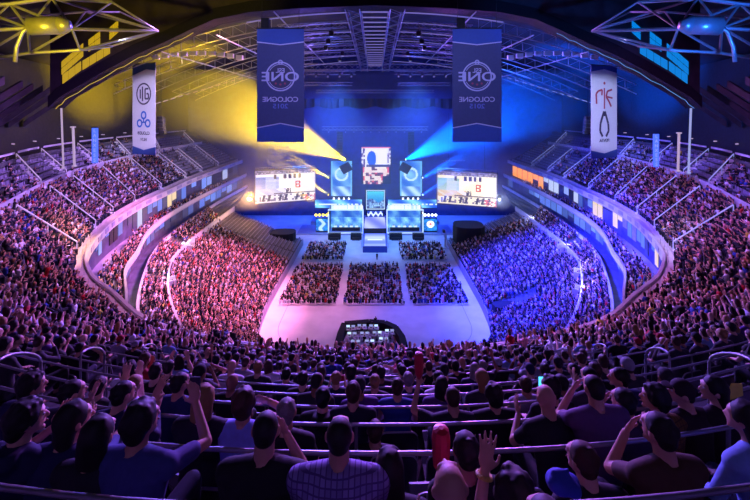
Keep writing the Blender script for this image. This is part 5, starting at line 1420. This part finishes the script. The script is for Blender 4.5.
# --- standing people and players
STAND = make_person('s', stand=True, armR='side', armL='side', hair='short', sleeve='short', vox=.02)
STAND2 = make_person('s', stand=True, armR='chin', armL='side', hair='crop', sleeve='long', vox=.02, lean=.05)
base_st = [None, None]
def standing(loc, rz, shirt, lab, grp=None, t=0):
    cols = (SKIN[1], HAIRC['dark'], shirt, TROU[0])
    if base_st[t] is None: base_st[t] = r = person_object((STAND, STAND2)[t], loc, rz, cols)
    else: r = copy_tree(base_st[t]); r.location = loc; r.rotation_euler = (0, 0, rz); paint(r, cols)
    tag(r, lab, 'person', grp); return r
for j, (px, sh, nm) in enumerate(((215, (.05,.05,.06), 'dark clothes, left of three'), (223, (.45,.5,.75), 'pale blue, middle of three'), (232, (.05,.05,.06), 'dark clothes, right of three'))):
    s = min(np.arange(-5, 0, .01), key=lambda s: abs(proj((*rowpt(23.4, s), 0))[0]-px)); q = rowpt(23.6, s)
    standing((q.x, q.y, rowz(24)), -.5, sh, 'person standing on the walkway in %s by the near edge' % nm, 'people standing on the walkway', j % 2)
for j, (px, py, rz, lab) in enumerate(((332, 256, 3.0, 'person standing on the floor left of the catwalk stage'), (418, 257, 3.1, 'person standing on the floor right of the catwalk stage'), (377, 259, 0, 'person standing just in front of the catwalk stage'),
                                   (449, 247, 1.2, 'person standing by the barrier right of the far floor block'), (372, 330, 0, 'person standing behind the far edge of the control desks, left one'), (375.5, 326, 0, 'person standing behind the far edge of the control desks, right one'))):
    y = F*(H-.0)/(py+1-HY); standing(((px-375)/F*y, y, 0), rz, (.06,.06,.08), lab, None, j % 2)
pl = PROTO[0][0]
for (x, y, z, side, od) in MINI:
    r = copy_tree(built.get(0) or next(iter(built.values()))); r.scale = (1.0, 1, 1.05); r.location = (x, y+.35, z); r.rotation_euler = (0, 0, math.pi); paint(r, (SKIN[1], HAIRC['dark'], (.75,.8,.9) if side == 'left' else (.8,.6,.65), TROU[0]))
    tag(r, 'player seated behind a monitor in the %s booth, %s from the catwalk' % (side, od), 'person', 'players in the booths')
    r = copy_tree(SEAT); r.location = (x, y+.35, z); r.rotation_euler = (0, 0, math.pi); tag(r, 'dark chair of the player in the %s booth, %s from the catwalk' % (side, od), 'chair', 'players chairs')
for j, (x, y) in enumerate(deskspots):
    yy = 60+y-.75; r = copy_tree(built.get(0) or next(iter(built.values()))); r.scale = (1, 1, 1); r.location = (x, yy, 0.02); r.rotation_euler = (0, 0, random.uniform(-.2, .2))
    paint(r, (SKIN[j % 4], HAIRC['brown'], SHIRT[['white', 'black', 'light grey'][j % 3]], TROU[0]))
    od = '%s in the %s row' % (ORD[[1, 2, 3, 1, 2, 3, 4, 1, 2, 3][j]], ['far', 'far', 'far', 'middle', 'middle', 'middle', 'middle', 'near', 'near', 'near'][j])
    tag(r, 'technician in %s seated at the control desk %s' % (['white', 'black', 'light grey'][j % 3], od), 'person', 'technicians at the control desks')
    r = copy_tree(SEAT); r.location = (x, yy, 0.02); tag(r, 'chair of the technician at the control desk %s' % od, 'chair', 'technicians chairs')
# camera crane beside the floor
root = empty('camera_crane', (18.2, 97, 0))
mb = MB(); mb.tube((0, 0, 0), (0, 0, 2.4), .25, 8); mb.box((0, 0, .15), (1.6, 1.6, .3)); mb.build('pedestal', M['wallw'], root)
mb = truss_mesh((.5, 1.5, 1.6), (-1.2, -4.5, 6.0), .45, .05, .5); mb.build('arm', M['wallw'], root)
mb = MB(); mb.box((-1.3, -4.8, 5.8), (.6, .9, .6)); mb.build('camera', M['dark'], root)
tag(root, 'white lattice camera crane standing by the far right floor block', 'crane')

for _o in bpy.data.objects:
    if _o.get('label') and len(_o['label'].split()) > 16: print('LONG', _o.name, _o['label'])
# ------------------------------------------------------------------ haze, lights, camera
def vol(name, dens, x0, x1, y0, y1, z0, z1, aniso=.35, col=(1, 1, 1)):
    mb = MB(); mb.box(((x0+x1)/2, (y0+y1)/2, (z0+z1)/2), (x1-x0, y1-y0, z1-z0))
    m = bpy.data.materials.new(name); m.use_nodes = True; nt = m.node_tree; nt.nodes.clear()
    o = nt.nodes.new('ShaderNodeOutputMaterial'); v = nt.nodes.new('ShaderNodeVolumeScatter')
    v.inputs['Density'].default_value = dens; v.inputs['Anisotropy'].default_value = aniso; v.inputs['Color'].default_value = (*col, 1)
    nt.links.new(v.outputs['Volume'], o.inputs['Volume'])
    ob = mb.build(name, m); return tag(ob, 'thin stage haze hanging in the light beams', 'haze', kind='stuff')
vol('haze', .016, -56, 56, 90, 107, 11, 45.5)

def spot(loc, tgt, e, col, ang=60, blend=.6, r=.5):
    l = bpy.data.lights.new('spot', 'SPOT'); l.energy = e; l.color = col; l.spot_size = math.radians(ang); l.spot_blend = blend; l.shadow_soft_size = r
    o = bpy.data.objects.new('spot_light', l); C.objects.link(o); o.location = loc
    o.rotation_euler = (Vector(tgt) - Vector(loc)).to_track_quat('-Z', 'Y').to_euler(); return o
def pt(loc, e, col, r=1.0):
    l = bpy.data.lights.new('pt', 'POINT'); l.energy = e; l.color = col; l.shadow_soft_size = r
    o = bpy.data.objects.new('point_light', l); C.objects.link(o); o.location = loc; return o
K = 1000.0
G = 1.0
# stands
spot((-6, 86, 47), (-31, 66, 4), 400*K*G, (1, .22, .50), 46, .7)
spot((-2, 62, 47), (-30, 62, 6), 200*K*G, (.75, .25, .80), 50, .8)
spot((6, 86, 47), (31, 68, 4), 1200*K*G, (.02, .03, 1), 50, .7)
spot((2, 62, 47), (30, 64, 6), 750*K*G, (.03, .03, 1), 55, .8)
spot((-4, 78, 48), (-48, 54, 22), 190*K*G, (.46, .22, .90), 60, .8)
spot((4, 78, 48), (48, 54, 22), 150*K*G, (.20, .12, 1), 60, .8)
spot((4, 82, 47), (48, 88, 22), 150*K*G, (.03, .04, 1), 50, .8)
spot((-4, 82, 47), (-50, 88, 22), 60*K*G, (.35, .25, .9), 50, .8)
# near rim glow
spot((-34, 66, 44), (-37, 50, 18), 60*K*G, (1, .60, .25), 40, .9)
spot((34, 66, 44), (38, 52, 18), 40*K*G, (.35, .45, 1), 40, .9)
spot((-12, 37, 49.5), (-42, 46, 23), 60*K, (.40, .16, .85), 70, .9); spot((12, 37, 49.5), (42, 46, 23), 50*K, (.36, .12, .80), 70, .9)
spot((-20, 62, 45), (-34, 44, 19), 130*K, (1, .50, .16), 22, .9, .3); spot((20, 62, 45), (34, 45, 19), 80*K, (.40, .42, 1), 22, .9, .3)
spot((-10, 37, 49.5), (-24, 32, 20), 45*K, (.62, .22, .75), 56, .9); spot((10, 37, 49.5), (24, 32, 20), 45*K, (.5, .18, .85), 56, .9)
# floor
spot((-8, 80, 49), (-14, 70, 0), 85*K*G, (1, .30, .48), 40, .9)
spot((8, 80, 49), (13, 70, 0), 110*K*G, (.10, .11, 1), 42, .9)
spot((0, 70, 49), (0, 66, 0), 34*K*G, (.45, .18, 1), 34, .9)
spot((0, 83, 48), (0, 97, 0), 70*K*G, (.12, .32, 1), 40, 1)
# near rows: light from the stage side
spot((-14, 84, 46), (-4, 8, 31), 210*K*G, (.20, .12, 1), 42, .8)
spot((16, 84, 46), (6, 8, 31), 165*K*G, (.50, .12, .85), 42, .8)
spot((0, 60, 48), (0, 20, 22), 170*K*G, (.36, .15, 1), 60, .8)
spot((-46, 34, 44), (-3, 3.5, 32), 8*K*G, (.10, .10, 1), 46, .8, .3)
spot((48, 34, 42), (4, 3.5, 32), 10*K*G, (1, .20, .42), 46, .8, .3)
# stage
spot((-10, 84, 46), (-8, 112, 3), 110*K*G, (.08, .28, 1), 60, .8)
spot((10, 84, 46), (8, 112, 3), 110*K*G, (.08, .28, 1), 60, .8)
spot((-14, 108.5, 44), (-16, 128, 20), 60*K, (.02, .08, 1), 110, .9); spot((14, 108.5, 44), (16, 128, 20), 60*K, (.02, .08, 1), 110, .9)
for x in (-34, -20, 20, 34): pt((x, 119, 12), 5*K, (.02, .08, 1), .6)
for x in (-11, 11): pt((x, 98, 33), 1.6*K, (.02, .08, 1), 2.0)
spot((0, -7, H+11), (0, 4, H-4), .6*K, (.40, .28, 1), 80, .9, .5)  # weak fill added above and behind the viewer for the near backs
# roof
for x in (-12, 12): pt((x, 74, H+6), 3.4*K, (.22, .12, 1), .5)
for x in (-9, 9): pt((x, 84, H+4), 2.5*K, (.05, .10, 1), .5)
spot((-30, 74, H-8), (-36, 72, H+18), 32*K, (1, .68, .0), 130, 1)
spot((30, 74, H-8), (36, 72, H+18), 40*K, (.02, .10, 1), 130, 1)
# corners of the near roof
spot((-17, 12, H-1), (-21, 28, H+7), 24*K, (1, .72, .02), 44, .6)
spot((17, 12, H-1), (21, 28, H+7), 30*K, (.02, .16, 1), 44, .6)
spot((-14, 66, H+2), (-28, 50, H+9), 25*K, (.7, .22, .35), 70, .8); spot((14, 66, H+2), (28, 50, H+9), 25*K, (.5, .18, .55), 70, .8)
# banners, lit from the house side
spot((-6, 22, H+14), (-13, 45, H+3), 24*K, (.34, .36, 1), 50, .8); spot((6, 22, H+14), (13, 45, H+3), 24*K, (.30, .36, 1), 50, .8)
spot((-20, 30, H+6), (-36, 60, H), 70*K, (.75, .66, 1), 23, .5); spot((20, 30, H+6), (36, 60, H), 70*K, (.5, .58, 1), 23, .5)
# beams
BY = (1, .64, .0); BB = (.0, .09, 1)
for sg, c in ((-1, BY), (1, BB)):
    for (px, py, tx, ty, ang, e) in ((346, 160, 205, 94, 36, 1700), (329, 178, 235, 128, 15, 700), (329, 195, 262, 152, 11, 300), (329, 213, 270, 172, 9, 200)):
        a = P(px if sg < 0 else 751-px, py, 105.5); b = P(tx if sg < 0 else 750-tx, ty, 92)
        spot(a, b, e*K*G, c, ang, .75 if ang > 20 else .35, .15)
pt(P(250, 198, 95.5), 6*K, (1, .5, .15), .3); pt(P(499, 199, 95.5), 1.2*K, (.5, .6, 1), .3)
for sg in (-1, 1):
    for s in ((6.9, 9.0) if sg < 0 else (6.3, 7.4, 8.9, 10.6)):
        q = off(cLM, s*sg, -.3); pt((q.x, q.y, H-24.2), .35*K, (1, .85, .75) if sg < 0 else (.7, .75, 1), .2)

w = bpy.data.worlds.new('World'); bpy.context.scene.world = w; w.use_nodes = True
w.node_tree.nodes['Background'].inputs['Color'].default_value = (.12, .06, .22, 1); w.node_tree.nodes['Background'].inputs['Strength'].default_value = .02

cam = bpy.data.cameras.new('camera'); co = bpy.data.objects.new('camera', cam); C.objects.link(co); bpy.context.scene.camera = co
co.location = (0, 0, H); co.rotation_euler = (math.pi/2, 0, 0); cam.lens = 18; cam.sensor_width = 36; cam.sensor_fit = 'HORIZONTAL'
cam.shift_y = -(250-HY)/750; cam.clip_start = .05; cam.clip_end = 400
sc_ = bpy.context.scene
sc_.view_settings.view_transform = 'Standard'; sc_.view_settings.look = 'None'; sc_.view_settings.gamma = 1; sc_.view_settings.exposure = 0
sc_.view_settings.use_curve_mapping = False
cy = sc_.cycles
cy.use_denoising = True
cy.max_bounces = 4; cy.diffuse_bounces = 2; cy.glossy_bounces = 2; cy.volume_bounces = 0; cy.transparent_max_bounces = 4
cy.sample_clamp_indirect = 3.0
